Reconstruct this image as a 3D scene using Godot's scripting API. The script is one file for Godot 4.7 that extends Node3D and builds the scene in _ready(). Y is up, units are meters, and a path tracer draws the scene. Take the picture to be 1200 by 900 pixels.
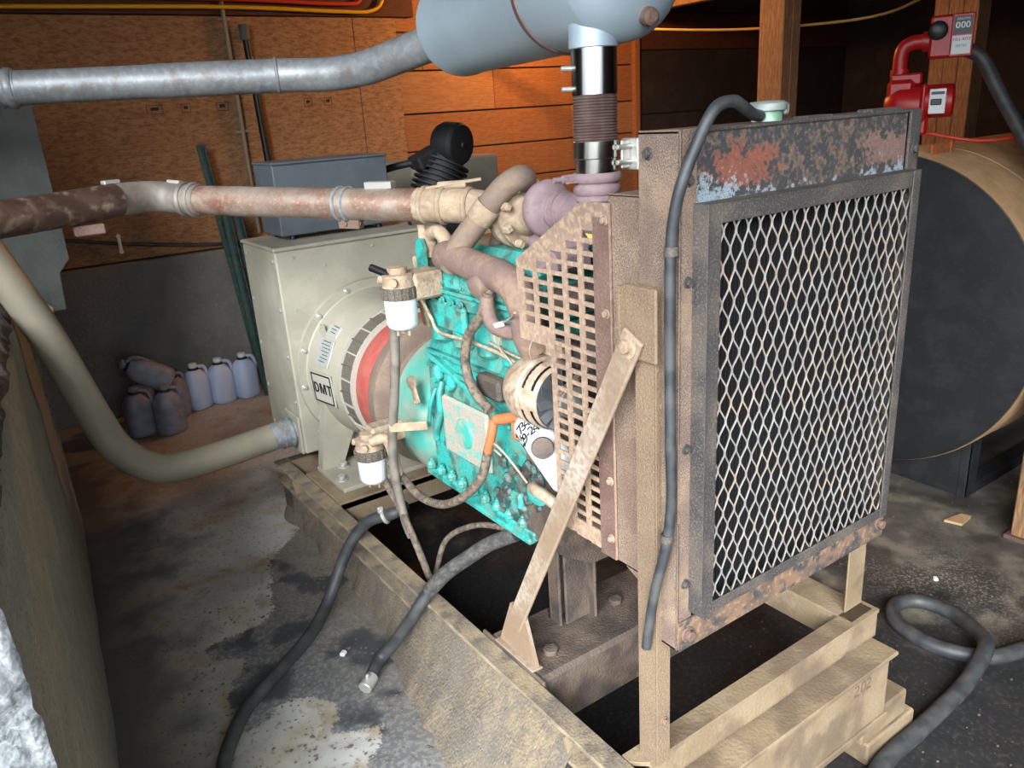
extends Node3D

const SMOOTH := 0
const FLAT := -1
# sets of fasteners and slots too small to pick apart
const SMALL := ["housing_screws", "flange_bolts", "foot_bolts", "crossmember_bolts", "pillar_bolts", "frame_bolts", "channel_bolts", "guard_bolts", "head_bolts", "clamp_bolts", "vent_slots", "data_lines", "screws", "casting_ribs", "port_bosses", "clamp_studs", "hose_clamps", "clamp_tabs", "oil_pipes", "plate_border", "switch_plate"]

var taken := {}
var noises := {}
var bumps := {}
var M := {}
var rng := RandomNumberGenerator.new()


# ---------------------------------------------------------------- naming and tree
func numbered(called: String) -> String:
	if not taken.has(called):
		taken[called] = 0
		return called
	taken[called] += 1
	return "%s_%03d" % [called, taken[called]]


func tag(o: Node, label := "", category := "", group := "", kind := "") -> Node:
	if label: o.set_meta("label", label)
	if category: o.set_meta("category", category)
	if group: o.set_meta("group", group)
	if kind: o.set_meta("kind", kind)
	return o


func spot(n: Node) -> Vector3:
	var p := Vector3.ZERO
	while n != self and n is Node3D:
		p += n.position
		n = n.get_parent()
	return p


func thing(called: String, label: String, category: String, base: Vector3, group := "") -> Node3D:
	var o := Node3D.new()
	o.name = numbered(called)
	add_child(o, true)
	o.position = base
	tag(o, label, category, group)
	return o


func part(called: String, st: SurfaceTool, m: Material, parent: Node = self, label := "") -> MeshInstance3D:
	var o := MeshInstance3D.new()
	st.generate_normals()
	o.mesh = st.commit()
	o.material_override = m
	o.cast_shadow = GeometryInstance3D.SHADOW_CASTING_SETTING_ON
	if parent == self:
		o.name = numbered(called)
	else:
		o.name = called
		o.position = -spot(parent)
	parent.add_child(o, true)
	if label: o.set_meta("label", label)
	if called in SMALL: o.set_meta("kind", "stuff")
	return o


func struct(called: String, st: SurfaceTool, m: Material) -> MeshInstance3D:
	var o := part(called, st, m)
	o.set_meta("kind", "structure")
	return o


# a top-level thing that is one mesh: its node stands at its base
func single(called: String, st: SurfaceTool, m: Material, label: String, category: String, base: Vector3, group := "") -> MeshInstance3D:
	var o := part(called, st, m)
	var c := MeshInstance3D.new()
	c.mesh = moved(o.mesh, -base)
	c.material_override = m
	var nm := String(o.name)
	remove_child(o)
	o.free()
	c.name = nm
	add_child(c, true)
	c.position = base
	tag(c, label, category, group)
	return c


func moved(mesh: Mesh, by: Vector3) -> Mesh:
	var st := SurfaceTool.new()
	st.append_from(mesh, 0, Transform3D(Basis(), by))
	return st.commit()


# ---------------------------------------------------------------- shapes
func S() -> SurfaceTool:
	var st := SurfaceTool.new()
	st.begin(Mesh.PRIMITIVE_TRIANGLES)
	return st


func V(x: float, y: float, z: float) -> Vector3:
	return Vector3(x, y, z)


func tri(st: SurfaceTool, a: Vector3, b: Vector3, c: Vector3, out: Vector3) -> void:
	if (a - c).cross(a - b).dot(out) < 0.0:
		var t := b
		b = c
		c = t
	st.add_vertex(a)
	st.add_vertex(b)
	st.add_vertex(c)


func quad(st: SurfaceTool, a: Vector3, b: Vector3, c: Vector3, d: Vector3, out: Vector3) -> void:
	tri(st, a, b, c, out)
	tri(st, a, c, d, out)


# a box with chamfered edges: centre, full size, own axes
func box(st: SurfaceTool, c: Vector3, size: Vector3, bev := 0.003, B := Basis()) -> void:
	st.set_smooth_group(FLAT)
	var h := size / 2.0
	bev = min(bev, min(h.x, min(h.y, h.z)) * 0.8)
	var ax: Array[Vector3] = [B.x.normalized(), B.y.normalized(), B.z.normalized()]
	var hs := [h.x, h.y, h.z]
	var P := func(s: Array, k: int) -> Vector3:
		var p := c
		for i in 3:
			p += ax[i] * s[i] * (hs[i] - (0.0 if i == k else bev))
		return p
	for k in 3:
		var i := (k + 1) % 3
		var j := (k + 2) % 3
		for sk in [-1, 1]:
			var q: Array[Vector3] = []
			for m in [[-1, -1], [1, -1], [1, 1], [-1, 1]]:
				var s := [0, 0, 0]
				s[k] = sk
				s[i] = m[0]
				s[j] = m[1]
				q.append(P.call(s, k))
			quad(st, q[0], q[1], q[2], q[3], ax[k] * sk)
		if bev <= 0.0: continue
		for si in [-1, 1]:
			for sj in [-1, 1]:
				var s0 := [0, 0, 0]
				s0[i] = si
				s0[j] = sj
				var lo := s0.duplicate()
				var hi := s0.duplicate()
				lo[k] = -1
				hi[k] = 1
				quad(st, P.call(lo, i), P.call(hi, i), P.call(hi, j), P.call(lo, j), ax[i] * si + ax[j] * sj)
	if bev > 0.0:
		for sx in [-1, 1]:
			for sy in [-1, 1]:
				for sz in [-1, 1]:
					var s := [sx, sy, sz]
					tri(st, P.call(s, 0), P.call(s, 1), P.call(s, 2), ax[0] * sx + ax[1] * sy + ax[2] * sz)


# a box between two corners
func bx(st: SurfaceTool, a: Vector3, b: Vector3, bev := 0.003) -> void:
	box(st, (a + b) / 2.0, (b - a).abs(), bev)


# a rectangular bar from a to b; wide along the direction nearest to side
func bar(st: SurfaceTool, a: Vector3, b: Vector3, w: float, t: float, side: Vector3, bev := 0.002) -> void:
	var y := (b - a).normalized()
	var x := (side - y * side.dot(y)).normalized()
	var z := x.cross(y)
	box(st, (a + b) / 2.0, Vector3(w, a.distance_to(b), t), bev, Basis(x, y, z))


func sm(pts: Array, k := 6) -> PackedVector3Array:
	var out := PackedVector3Array()
	var n := pts.size()
	for i in n - 1:
		var p0: Vector3 = pts[max(i - 1, 0)]
		var p1: Vector3 = pts[i]
		var p2: Vector3 = pts[i + 1]
		var p3: Vector3 = pts[min(i + 2, n - 1)]
		for j in k:
			var t := float(j) / k
			out.append(0.5 * ((2.0 * p1) + (p2 - p0) * t + (2.0 * p0 - 5.0 * p1 + 4.0 * p2 - p3) * t * t + (3.0 * p1 - p0 - 3.0 * p2 + p3) * t * t * t))
	out.append(pts[n - 1])
	return out


func tube(st: SurfaceTool, pts: PackedVector3Array, r, n := 12, cap := true) -> void:
	var rings: Array[PackedVector3Array] = []
	var d0 := (pts[1] - pts[0]).normalized()
	var u := d0.cross(Vector3.UP)
	if u.length() < 0.1: u = d0.cross(Vector3.RIGHT)
	u = u.normalized()
	var cnt := pts.size()
	for i in cnt:
		var d := (pts[min(i + 1, cnt - 1)] - pts[max(i - 1, 0)]).normalized()
		u = (u - d * u.dot(d)).normalized()
		var v := d.cross(u)
		var ring := PackedVector3Array()
		var rr: float = r[i] if r is Array or r is PackedFloat32Array else r
		for k in n:
			var a := TAU * k / n
			ring.append(pts[i] + (u * cos(a) + v * sin(a)) * rr)
		rings.append(ring)
	st.set_smooth_group(SMOOTH)
	for i in cnt - 1:
		for k in n:
			var k2 := (k + 1) % n
			var mid := rings[i][k] + rings[i][k2] - pts[i] * 2.0 + rings[i + 1][k] + rings[i + 1][k2] - pts[i + 1] * 2.0
			quad(st, rings[i][k], rings[i][k2], rings[i + 1][k2], rings[i + 1][k], mid)
	if cap:
		st.set_smooth_group(FLAT)
		for e in [0, cnt - 1]:
			var out: Vector3 = (pts[0] - pts[1]) if e == 0 else (pts[cnt - 1] - pts[cnt - 2])
			for k in n:
				tri(st, pts[e], rings[e][k], rings[e][(k + 1) % n], out)


# turn a profile of (along, radius) round an axis
func lathe(st: SurfaceTool, o: Vector3, axis: Vector3, prof: Array, n := 24, from := 0.0, to := TAU) -> void:
	var d := axis.normalized()
	var u := d.cross(Vector3.UP)
	if u.length() < 0.1: u = d.cross(Vector3.RIGHT)
	u = u.normalized()
	var v := d.cross(u)
	var grp := 1
	var last := Vector2.ZERO
	for i in prof.size() - 1:
		var a: Vector2 = prof[i]
		var b: Vector2 = prof[i + 1]
		var dir := (b - a).normalized()
		if i > 0 and last.dot(dir) < 0.8: grp += 1
		last = dir
		st.set_smooth_group(grp)
		var nrm := Vector2(-dir.y, dir.x)   # profile runs so that the outside is on its left
		for k in n:
			var a0 := from + (to - from) * k / n
			var a1 := from + (to - from) * (k + 1) / n
			var c0 := u * cos(a0) + v * sin(a0)
			var c1 := u * cos(a1) + v * sin(a1)
			if k == n - 1 and is_equal_approx(to - from, TAU): c1 = u * cos(from) + v * sin(from)
			var p0 := o + d * a.x + c0 * a.y
			var p1 := o + d * a.x + c1 * a.y
			var q0 := o + d * b.x + c0 * b.y
			var q1 := o + d * b.x + c1 * b.y
			var out := d * nrm.x + (c0 + c1) * 0.5 * nrm.y
			if a.y > 1e-6: tri(st, p0, p1, q1 if b.y > 1e-6 else q0, out)
			if b.y > 1e-6: tri(st, p0, q1, q0, out)


func cyl(st: SurfaceTool, a: Vector3, b: Vector3, r: float, n := 16, ch := 0.0) -> void:
	var L := a.distance_to(b)
	ch = min(ch if ch > 0.0 else r * 0.08, L * 0.3)
	lathe(st, a, b - a, [Vector2(0, 0), Vector2(0, r - ch), Vector2(ch, r), Vector2(L - ch, r), Vector2(L, r - ch), Vector2(L, 0)], n)


func ring(st: SurfaceTool, o: Vector3, axis: Vector3, r0: float, r1: float, th: float, n := 40) -> void:
	lathe(st, o, axis, [Vector2(0, r0), Vector2(0, r1), Vector2(th, r1), Vector2(th, r0), Vector2(0, r0)], n)


# an outline in the plane of u and v at o, with depth th along w
func prism(st: SurfaceTool, poly: PackedVector2Array, o: Vector3, u: Vector3, v: Vector3, w: Vector3, th: float) -> void:
	st.set_smooth_group(FLAT)
	var idx := Geometry2D.triangulate_polygon(poly)
	var P := func(p: Vector2, t: float) -> Vector3: return o + u * p.x + v * p.y + w * t
	for i in range(0, idx.size(), 3):
		tri(st, P.call(poly[idx[i]], 0.0), P.call(poly[idx[i + 1]], 0.0), P.call(poly[idx[i + 2]], 0.0), -w)
		tri(st, P.call(poly[idx[i]], th), P.call(poly[idx[i + 1]], th), P.call(poly[idx[i + 2]], th), w)
	var cw := Geometry2D.is_polygon_clockwise(poly)
	for i in poly.size():
		var a := poly[i]
		var b := poly[(i + 1) % poly.size()]
		var e := b - a
		var nn := Vector2(e.y, -e.x)
		if not cw: nn = nn
		else: nn = -nn
		quad(st, P.call(a, 0.0), P.call(b, 0.0), P.call(b, th), P.call(a, th), u * nn.x + v * nn.y)


func bolt(st: SurfaceTool, p: Vector3, axis: Vector3, r := 0.009) -> void:
	var d := axis.normalized()
	cyl(st, p - d * 0.002, p + d * r * 0.25, r * 1.45, 14)
	cyl(st, p + d * r * 0.25, p + d * r * 1.15, r, 6, r * 0.12)


func text(called: String, words: String, at: Vector3, right: Vector3, up: Vector3, height: float, m: Material, parent: Node, bold := false) -> MeshInstance3D:
	var f := SystemFont.new()
	f.font_names = PackedStringArray(["Droid Sans"])
	if bold: f.font_weight = 700
	var t := TextMesh.new()
	t.font = f
	t.text = words
	t.font_size = 32
	t.depth = 0.001
	t.pixel_size = height / 24.0
	t.depth = 0.0008
	var o := MeshInstance3D.new()
	o.mesh = t
	o.material_override = m
	o.name = called
	var x := right.normalized()
	var y := (up - x * up.dot(x)).normalized()
	o.transform = Transform3D(Basis(x, y, x.cross(y)), at - spot(parent))
	parent.add_child(o, true)
	return o


# ---------------------------------------------------------------- materials
func field(size: int, freq: float, sd: int, kind := 0) -> PackedByteArray:
	var key := "%d/%f/%d/%d" % [size, freq, sd, kind]
	if not noises.has(key):
		var f := FastNoiseLite.new()
		f.seed = sd
		f.frequency = freq / size
		if kind == 1:
			f.noise_type = FastNoiseLite.TYPE_CELLULAR
		else:
			f.noise_type = FastNoiseLite.TYPE_SIMPLEX_SMOOTH
		f.fractal_type = FastNoiseLite.FRACTAL_FBM
		f.fractal_octaves = 5 if kind != 2 else 2
		f.fractal_gain = 0.55
		noises[key] = f.get_seamless_image(size, size, false, false, 0.1, true).get_data()
	return noises[key]


func bump(freq: float, strength: float) -> NoiseTexture2D:
	var key := "%f/%f" % [freq, strength]
	if not bumps.has(key):
		var t := NoiseTexture2D.new()
		t.width = 512
		t.height = 512
		t.seamless = true
		t.as_normal_map = true
		t.bump_strength = strength
		var f := FastNoiseLite.new()
		f.seed = 5
		f.frequency = freq / 512.0
		f.fractal_octaves = 4
		t.noise = f
		bumps[key] = t
	return bumps[key]


# base colour, then layers [colour, frequency, threshold 0-1, softness, seed, strength, kind]
func weather(base: Color, layers: Array, rough := 0.8, metal := 0.0, tile := 1.0, nfreq := 24.0, nstr := 2.0) -> StandardMaterial3D:
	var n := 512
	var cnt := n * n
	var px := PackedByteArray()
	px.resize(cnt * 3)
	var br := int(base.r * 255)
	var bg := int(base.g * 255)
	var bb := int(base.b * 255)
	var img := Image.create(n, n, false, Image.FORMAT_RGB8)
	img.fill(base)
	px = img.get_data()
	for L in layers:
		var f := field(n, L[1], L[4], L[6] if L.size() > 6 else 0)
		var k: float = L[5] if L.size() > 5 else 1.0
		var soft: float = max(0.13, L[3] * 1.9)
		k *= 0.85
		var lut := PackedInt32Array()
		for i in 256:
			lut.append(int(256.0 * k * smoothstep(L[2] - soft, L[2] + soft, i / 255.0)))
		var c: Color = L[0]
		var r := int(c.r * 255)
		var g := int(c.g * 255)
		var b := int(c.b * 255)
		for i in cnt:
			var a := lut[f[i]]
			if a > 0:
				var j := i * 3
				px[j] += ((r - px[j]) * a) >> 8
				px[j + 1] += ((g - px[j + 1]) * a) >> 8
				px[j + 2] += ((b - px[j + 2]) * a) >> 8
	var m := StandardMaterial3D.new()
	m.albedo_texture = ImageTexture.create_from_image(Image.create_from_data(n, n, false, Image.FORMAT_RGB8, px))
	m.uv1_triplanar = true
	m.uv1_scale = Vector3.ONE * tile
	m.roughness = rough
	m.metallic = metal
	if nstr > 0.0:
		m.normal_enabled = true
		m.normal_texture = bump(nfreq, nstr)
		m.normal_scale = 0.35
	return m


func plain(c: Color, rough := 0.6, metal := 0.0) -> StandardMaterial3D:
	var m := StandardMaterial3D.new()
	m.albedo_color = c
	m.roughness = rough
	m.metallic = metal
	return m


func grey(v: float) -> Color: return Color(v, v, v)


func stretch(m: StandardMaterial3D, s: Vector3) -> StandardMaterial3D:
	m.uv1_scale = s
	return m


func make_materials() -> void:
	var dust := Color(0.66, 0.56, 0.42)
	var rust := Color(0.45, 0.26, 0.16)
	M.rail = weather(Color(0.42, 0.38, 0.32), [[Color(0.56, 0.49, 0.38), 4, 0.5, 0.2, 1], [Color(0.26, 0.24, 0.22), 7, 0.6, 0.12, 2, 0.7], [Color(0.66, 0.58, 0.46), 110, 0.64, 0.05, 3, 0.5]], 0.85, 0.0, 1.5, 60, 3)
	M.tan = weather(Color(0.46, 0.39, 0.29), [[Color(0.54, 0.47, 0.37), 3, 0.52, 0.2, 11], [Color(0.33, 0.27, 0.21), 3, 0.6, 0.1, 12, 0.75], [Color(0.42, 0.36, 0.29), 70, 0.66, 0.04, 13, 0.5]], 0.8, 0.0, 1.2, 60, 2)
	M.post = weather(Color(0.46, 0.38, 0.29), [[Color(0.36, 0.28, 0.23), 3, 0.54, 0.2, 21, 0.7], [Color(0.56, 0.48, 0.37), 130, 0.52, 0.1, 22, 0.7], [Color(0.28, 0.23, 0.2), 150, 0.62, 0.06, 23, 0.6]], 0.85, 0.0, 1.6, 80, 3)
	M.speck = weather(Color(0.3, 0.265, 0.25), [[Color(0.6, 0.5, 0.4), 150, 0.5, 0.08, 31, 0.9], [Color(0.36, 0.29, 0.25), 5, 0.54, 0.14, 32, 0.6], [Color(0.6, 0.5, 0.39), 3, 0.6, 0.15, 33, 0.6]], 0.85, 0.0, 1.8, 110, 4)
	M.shroud = weather(Color(0.44, 0.37, 0.31), [[Color(0.62, 0.53, 0.43), 130, 0.5, 0.1, 41, 0.9], [Color(0.39, 0.3, 0.25), 4, 0.55, 0.14, 42, 0.6], [Color(0.3, 0.25, 0.22), 150, 0.58, 0.05, 43, 0.8]], 0.85, 0.0, 1.6, 90, 4)
	M.guard = weather(Color(0.6, 0.5, 0.41), [[Color(0.43, 0.35, 0.3), 2, 0.48, 0.25, 51, 0.9], [Color(0.7, 0.6, 0.49), 40, 0.56, 0.1, 52, 0.6], [Color(0.45, 0.37, 0.33), 90, 0.62, 0.06, 53, 0.5]], 0.8, 0.0, 1.0, 70, 2)
	M.brownrust = weather(Color(0.39, 0.305, 0.26), [[Color(0.56, 0.45, 0.37), 90, 0.58, 0.1, 61, 0.6], [Color(0.34, 0.24, 0.21), 5, 0.56, 0.16, 62, 0.7]], 0.8, 0.0, 1.5, 70, 3)
	M.frame = weather(Color(0.21, 0.2, 0.2), [[Color(0.36, 0.32, 0.28), 4, 0.55, 0.16, 81, 0.8], [Color(0.55, 0.48, 0.4), 120, 0.62, 0.06, 82, 0.6]], 0.7, 0.1, 1.5, 70, 2)
	M.strand = weather(Color(0.45, 0.43, 0.41), [[Color(0.6, 0.5, 0.4), 8, 0.6, 0.1, 91], [Color(0.56, 0.55, 0.53), 20, 0.6, 0.1, 92]], 0.6, 0.2, 1.0, 40, 0)
	M.black = weather(Color(0.035, 0.035, 0.04), [[Color(0.08, 0.075, 0.07), 12, 0.6, 0.1, 95]], 0.7, 0.0, 1.5, 60, 2)
	M.core = plain(Color(0.01, 0.01, 0.011), 0.95)
	M.channel = weather(Color(0.33, 0.27, 0.23), [[Color(0.46, 0.35, 0.27), 6, 0.52, 0.12, 78], [Color(0.19, 0.19, 0.2), 8, 0.6, 0.06, 79], [Color(0.62, 0.52, 0.4), 30, 0.66, 0.06, 80, 0.6]], 0.8, 0.0, 1.7, 90, 3)
	M.rubber = weather(Color(0.16, 0.165, 0.175), [[Color(0.34, 0.33, 0.31), 6, 0.52, 0.15, 97, 0.7]], 0.55, 0.0, 2.0, 50, 1)
	M.caked = weather(Color(0.24, 0.23, 0.22), [[Color(0.36, 0.34, 0.31), 30, 0.55, 0.1, 301], [Color(0.14, 0.14, 0.14), 12, 0.6, 0.1, 302]], 0.9, 0.0, 2.0, 90, 6)
	M.rubber_dusty = weather(Color(0.34, 0.3, 0.27), [[Color(0.56, 0.48, 0.38), 12, 0.52, 0.12, 98], [Color(0.2, 0.18, 0.17), 20, 0.64, 0.06, 99]], 0.8, 0.0, 2.0, 50, 2)
	M.brace = weather(Color(0.5, 0.42, 0.34), [[Color(0.7, 0.67, 0.62), 2, 0.56, 0.2, 101, 0.8], [Color(0.5, 0.39, 0.3), 30, 0.58, 0.06, 102, 0.6]], 0.7, 0.1, 1.6, 60, 2)
	M.oily = weather(Color(0.33, 0.285, 0.25), [[Color(0.4, 0.34, 0.27), 5, 0.52, 0.2, 105, 0.7], [Color(0.17, 0.16, 0.155), 5, 0.56, 0.16, 106, 0.8], [Color(0.42, 0.32, 0.24), 110, 0.58, 0.08, 107, 0.5]], 0.7, 0.0, 1.6, 60, 5)
	# engine
	M.teal = weather(Color(0.19, 0.62, 0.58), [[Color(0.4, 0.57, 0.51), 4, 0.58, 0.1, 111, 0.6], [Color(0.52, 0.48, 0.41), 6, 0.6, 0.08, 112, 0.8], [Color(0.2, 0.27, 0.25), 9, 0.63, 0.07, 119, 0.7], [Color(0.16, 0.6, 0.56), 12, 0.62, 0.1, 113, 0.5], [Color(0.25, 0.3, 0.27), 60, 0.75, 0.04, 114]], 0.36, 0.0, 1.4, 26, 1)
	M.teal_grimy = weather(Color(0.2, 0.2, 0.19), [[Color(0.15, 0.55, 0.49), 7, 0.6, 0.04, 116], [Color(0.42, 0.34, 0.3), 12, 0.58, 0.08, 117], [Color(0.1, 0.32, 0.3), 9, 0.62, 0.05, 118]], 0.6, 0.0, 1.8, 60, 6)
	M.teal_pale = weather(Color(0.44, 0.58, 0.52), [[Color(0.6, 0.57, 0.5), 5, 0.5, 0.12, 121], [Color(0.2, 0.6, 0.54), 4, 0.6, 0.1, 122]], 0.6, 0.0, 1.3, 40, 2)
	M.pale_dust = weather(Color(0.62, 0.58, 0.52), [[Color(0.55, 0.52, 0.46), 60, 0.6, 0.08, 124], [Color(0.35, 0.62, 0.56), 8, 0.68, 0.05, 125]], 0.9, 0.0, 2.0, 120, 6)
	M.cast_dusty = weather(Color(0.6, 0.51, 0.41), [[Color(0.68, 0.61, 0.52), 12, 0.54, 0.12, 131], [Color(0.5, 0.42, 0.34), 26, 0.62, 0.08, 132, 0.6], [Color(0.36, 0.3, 0.26), 5, 0.68, 0.1, 133, 0.5]], 0.85, 0.0, 2.0, 60, 4)
	M.purple = weather(Color(0.5, 0.42, 0.435), [[Color(0.57, 0.48, 0.48), 8, 0.5, 0.15, 135], [Color(0.43, 0.34, 0.33), 16, 0.62, 0.1, 136, 0.6]], 0.75, 0.0, 2.0, 70, 2)
	M.manifold = weather(Color(0.46, 0.37, 0.34), [[Color(0.58, 0.48, 0.38), 5, 0.56, 0.16, 138], [Color(0.4, 0.32, 0.3), 30, 0.6, 0.1, 139, 0.6]], 0.75, 0.0, 1.8, 60, 3)
	M.manifold_dusty = weather(Color(0.43, 0.36, 0.31), [[Color(0.57, 0.49, 0.39), 4, 0.55, 0.2, 137, 0.8], [Color(0.4, 0.33, 0.3), 30, 0.6, 0.1, 139, 0.5]], 0.8, 0.0, 1.8, 60, 3)
	M.tube_grey = weather(Color(0.45, 0.42, 0.39), [[Color(0.58, 0.53, 0.47), 5, 0.52, 0.2, 143], [Color(0.3, 0.27, 0.25), 7, 0.64, 0.14, 144, 0.7]], 0.6, 0.2, 1.8, 60, 1)
	M.orange = weather(Color(0.72, 0.4, 0.22), [[Color(0.5, 0.38, 0.3), 12, 0.62, 0.1, 141]], 0.7, 0.0, 2.0, 60, 2)
	M.canister = weather(Color(0.84, 0.86, 0.87), [[Color(0.7, 0.66, 0.6), 6, 0.68, 0.1, 145, 0.6]], 0.35, 0.0, 2.0, 40, 0)
	M.ink = plain(Color(0.06, 0.06, 0.07), 0.6)
	M.alu = weather(Color(0.62, 0.55, 0.47), [[Color(0.74, 0.68, 0.6), 10, 0.5, 0.15, 148], [Color(0.55, 0.4, 0.28), 14, 0.64, 0.08, 149]], 0.6, 0.2, 2.0, 50, 2)
	M.fan = plain(Color(0.3, 0.3, 0.31), 0.5, 0.3)
	# generator
	M.cream = weather(Color(0.59, 0.565, 0.5), [[Color(0.54, 0.515, 0.45), 4, 0.55, 0.15, 151, 0.7], [Color(0.64, 0.61, 0.54), 7, 0.6, 0.12, 152, 0.6], [Color(0.45, 0.4, 0.3), 90, 0.8, 0.03, 153, 0.5]], 0.5, 0.0, 0.9, 30, 0)
	M.cream_pale = plain(Color(0.62, 0.6, 0.545), 0.5)
	M.red_ring = weather(Color(0.6, 0.27, 0.24), [[Color(0.62, 0.42, 0.34), 8, 0.6, 0.12, 156, 0.7]], 0.6, 0.0, 1.6, 40, 1)
	M.screen = weather(Color(0.42, 0.38, 0.32), [[Color(0.2, 0.19, 0.17), 80, 0.5, 0.1, 158]], 0.8, 0.0, 2.0, 100, 3)
	M.steel = plain(Color(0.74, 0.73, 0.7), 0.35, 0.6)
	M.plate = weather(Color(0.66, 0.67, 0.64), [[Color(0.4, 0.4, 0.38), 40, 0.66, 0.06, 159, 0.6]], 0.4, 0.3, 3.0, 30, 0)
	# pipes
	M.galv = weather(Color(0.57, 0.575, 0.575), [[Color(0.47, 0.48, 0.49), 5, 0.52, 0.12, 161, 0.7], [Color(0.7, 0.72, 0.72), 24, 0.62, 0.08, 162, 0.6], [Color(0.4, 0.34, 0.28), 9, 0.72, 0.05, 163, 0.6]], 0.5, 0.4, 1.2, 30, 0.6)
	M.muffler = weather(Color(0.66, 0.72, 0.75), [[Color(0.6, 0.66, 0.69), 3, 0.5, 0.2, 165, 0.8], [Color(0.7, 0.74, 0.76), 60, 0.7, 0.06, 166, 0.5]], 0.45, 0.35, 1.0, 20, 0.5)
	M.chrome = plain(Color(0.66, 0.65, 0.62), 0.2, 1.0)
	M.flex = weather(Color(0.56, 0.49, 0.46), [[Color(0.42, 0.33, 0.31), 10, 0.55, 0.12, 168]], 0.5, 0.6, 2.0, 40, 1)
	M.pipe_rusty = weather(Color(0.55, 0.48, 0.42), [[Color(0.5, 0.3, 0.24), 4, 0.52, 0.1, 171, 0.8], [Color(0.66, 0.62, 0.57), 6, 0.56, 0.12, 172], [Color(0.76, 0.66, 0.52), 50, 0.7, 0.06, 173]], 0.45, 0.5, 1.3, 40, 1)
	M.pipe_brown = weather(Color(0.26, 0.19, 0.16), [[Color(0.4, 0.3, 0.24), 6, 0.56, 0.1, 175], [Color(0.62, 0.56, 0.48), 10, 0.7, 0.05, 176]], 0.5, 0.4, 1.3, 40, 2)
	M.pvc = weather(Color(0.52, 0.49, 0.41), [[Color(0.46, 0.44, 0.39), 4, 0.55, 0.16, 178, 0.7], [Color(0.56, 0.5, 0.4), 7, 0.64, 0.12, 179, 0.6]], 0.5, 0.0, 1.2, 40, 0.6)
	# building
	M.ply = stretch(weather(Color(0.57, 0.41, 0.26), [[Color(0.64, 0.48, 0.32), 6, 0.52, 0.14, 181, 0.8], [Color(0.4, 0.26, 0.16), 18, 0.6, 0.1, 182, 0.6], [Color(0.72, 0.6, 0.46), 40, 0.68, 0.05, 183, 0.6]], 0.8, 0.0, 1.0, 40, 0), Vector3(0.7, 2.4, 0.7))
	M.plank = stretch(weather(Color(0.56, 0.36, 0.2), [[Color(0.62, 0.42, 0.26), 6, 0.54, 0.14, 185, 0.8], [Color(0.42, 0.25, 0.13), 16, 0.64, 0.08, 186, 0.6]], 0.75, 0.0, 1.0, 40, 1), Vector3(0.7, 8.0, 0.7))
	M.plank_pale = stretch(weather(Color(0.58, 0.4, 0.25), [[Color(0.66, 0.48, 0.31), 6, 0.54, 0.14, 188, 0.8], [Color(0.48, 0.31, 0.18), 16, 0.64, 0.08, 189, 0.6]], 0.75, 0.0, 1.0, 40, 1), Vector3(0.7, 8.0, 0.7))
	M.header = stretch(weather(Color(0.34, 0.18, 0.1), [[Color(0.24, 0.12, 0.07), 14, 0.56, 0.12, 191]], 0.8, 0.0, 1.0, 40, 1), Vector3(0.7, 8.0, 0.7))
	M.stud = stretch(weather(Color(0.56, 0.43, 0.31), [[Color(0.44, 0.32, 0.22), 16, 0.56, 0.12, 193], [Color(0.7, 0.52, 0.34), 9, 0.6, 0.1, 194]], 0.75, 0.0, 1.0, 40, 1), Vector3(8.0, 0.7, 8.0))
	M.dark_board = weather(Color(0.16, 0.13, 0.12), [[Color(0.22, 0.18, 0.16), 6, 0.58, 0.12, 196], [Color(0.28, 0.26, 0.24), 30, 0.78, 0.04, 197, 0.5]], 0.8, 0.0, 0.6, 40, 1)
	M.concrete = weather(Color(0.44, 0.44, 0.42), [[Color(0.36, 0.36, 0.34), 3, 0.52, 0.2, 201, 0.7], [Color(0.5, 0.49, 0.46), 8, 0.62, 0.16, 202, 0.5], [Color(0.62, 0.61, 0.57), 60, 0.76, 0.04, 203, 0.5]], 0.9, 0.0, 0.6, 60, 3)
	M.lowwall = weather(Color(0.46, 0.45, 0.39), [[Color(0.42, 0.41, 0.34), 6, 0.52, 0.2, 205, 0.7], [Color(0.54, 0.52, 0.46), 10, 0.6, 0.14, 206, 0.6], [Color(0.24, 0.22, 0.19), 60, 0.74, 0.03, 207, 0.9]], 0.92, 0.0, 0.8, 110, 2)
	M.broken = weather(Color(0.5, 0.51, 0.505), [[Color(0.44, 0.45, 0.45), 12, 0.52, 0.12, 209], [Color(0.3, 0.31, 0.31), 40, 0.64, 0.05, 210]], 0.95, 0.0, 1.2, 50, 8)
	M.topdirt = weather(Color(0.2, 0.16, 0.14), [[Color(0.3, 0.25, 0.21), 20, 0.55, 0.12, 212]], 0.95, 0.0, 1.0, 80, 6)
	M.sheet = weather(Color(0.34, 0.35, 0.33), [[Color(0.38, 0.38, 0.36), 5, 0.52, 0.2, 214, 0.6], [Color(0.3, 0.29, 0.27), 9, 0.64, 0.12, 215, 0.5]], 0.7, 0.0, 0.8, 60, 2)
	M.dust = weather(Color(0.36, 0.325, 0.28), [[Color(0.47, 0.405, 0.31), 4, 0.52, 0.14, 217], [Color(0.3, 0.28, 0.26), 24, 0.56, 0.1, 218, 0.8], [Color(0.66, 0.6, 0.5), 110, 0.7, 0.04, 219, 0.6]], 1.0, 0.0, 1.2, 90, 6)
	# other things
	M.bluegrey = weather(Color(0.31, 0.33, 0.35), [[Color(0.35, 0.37, 0.39), 5, 0.55, 0.15, 221]], 0.5, 0.1, 1.0, 30, 0)
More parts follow.
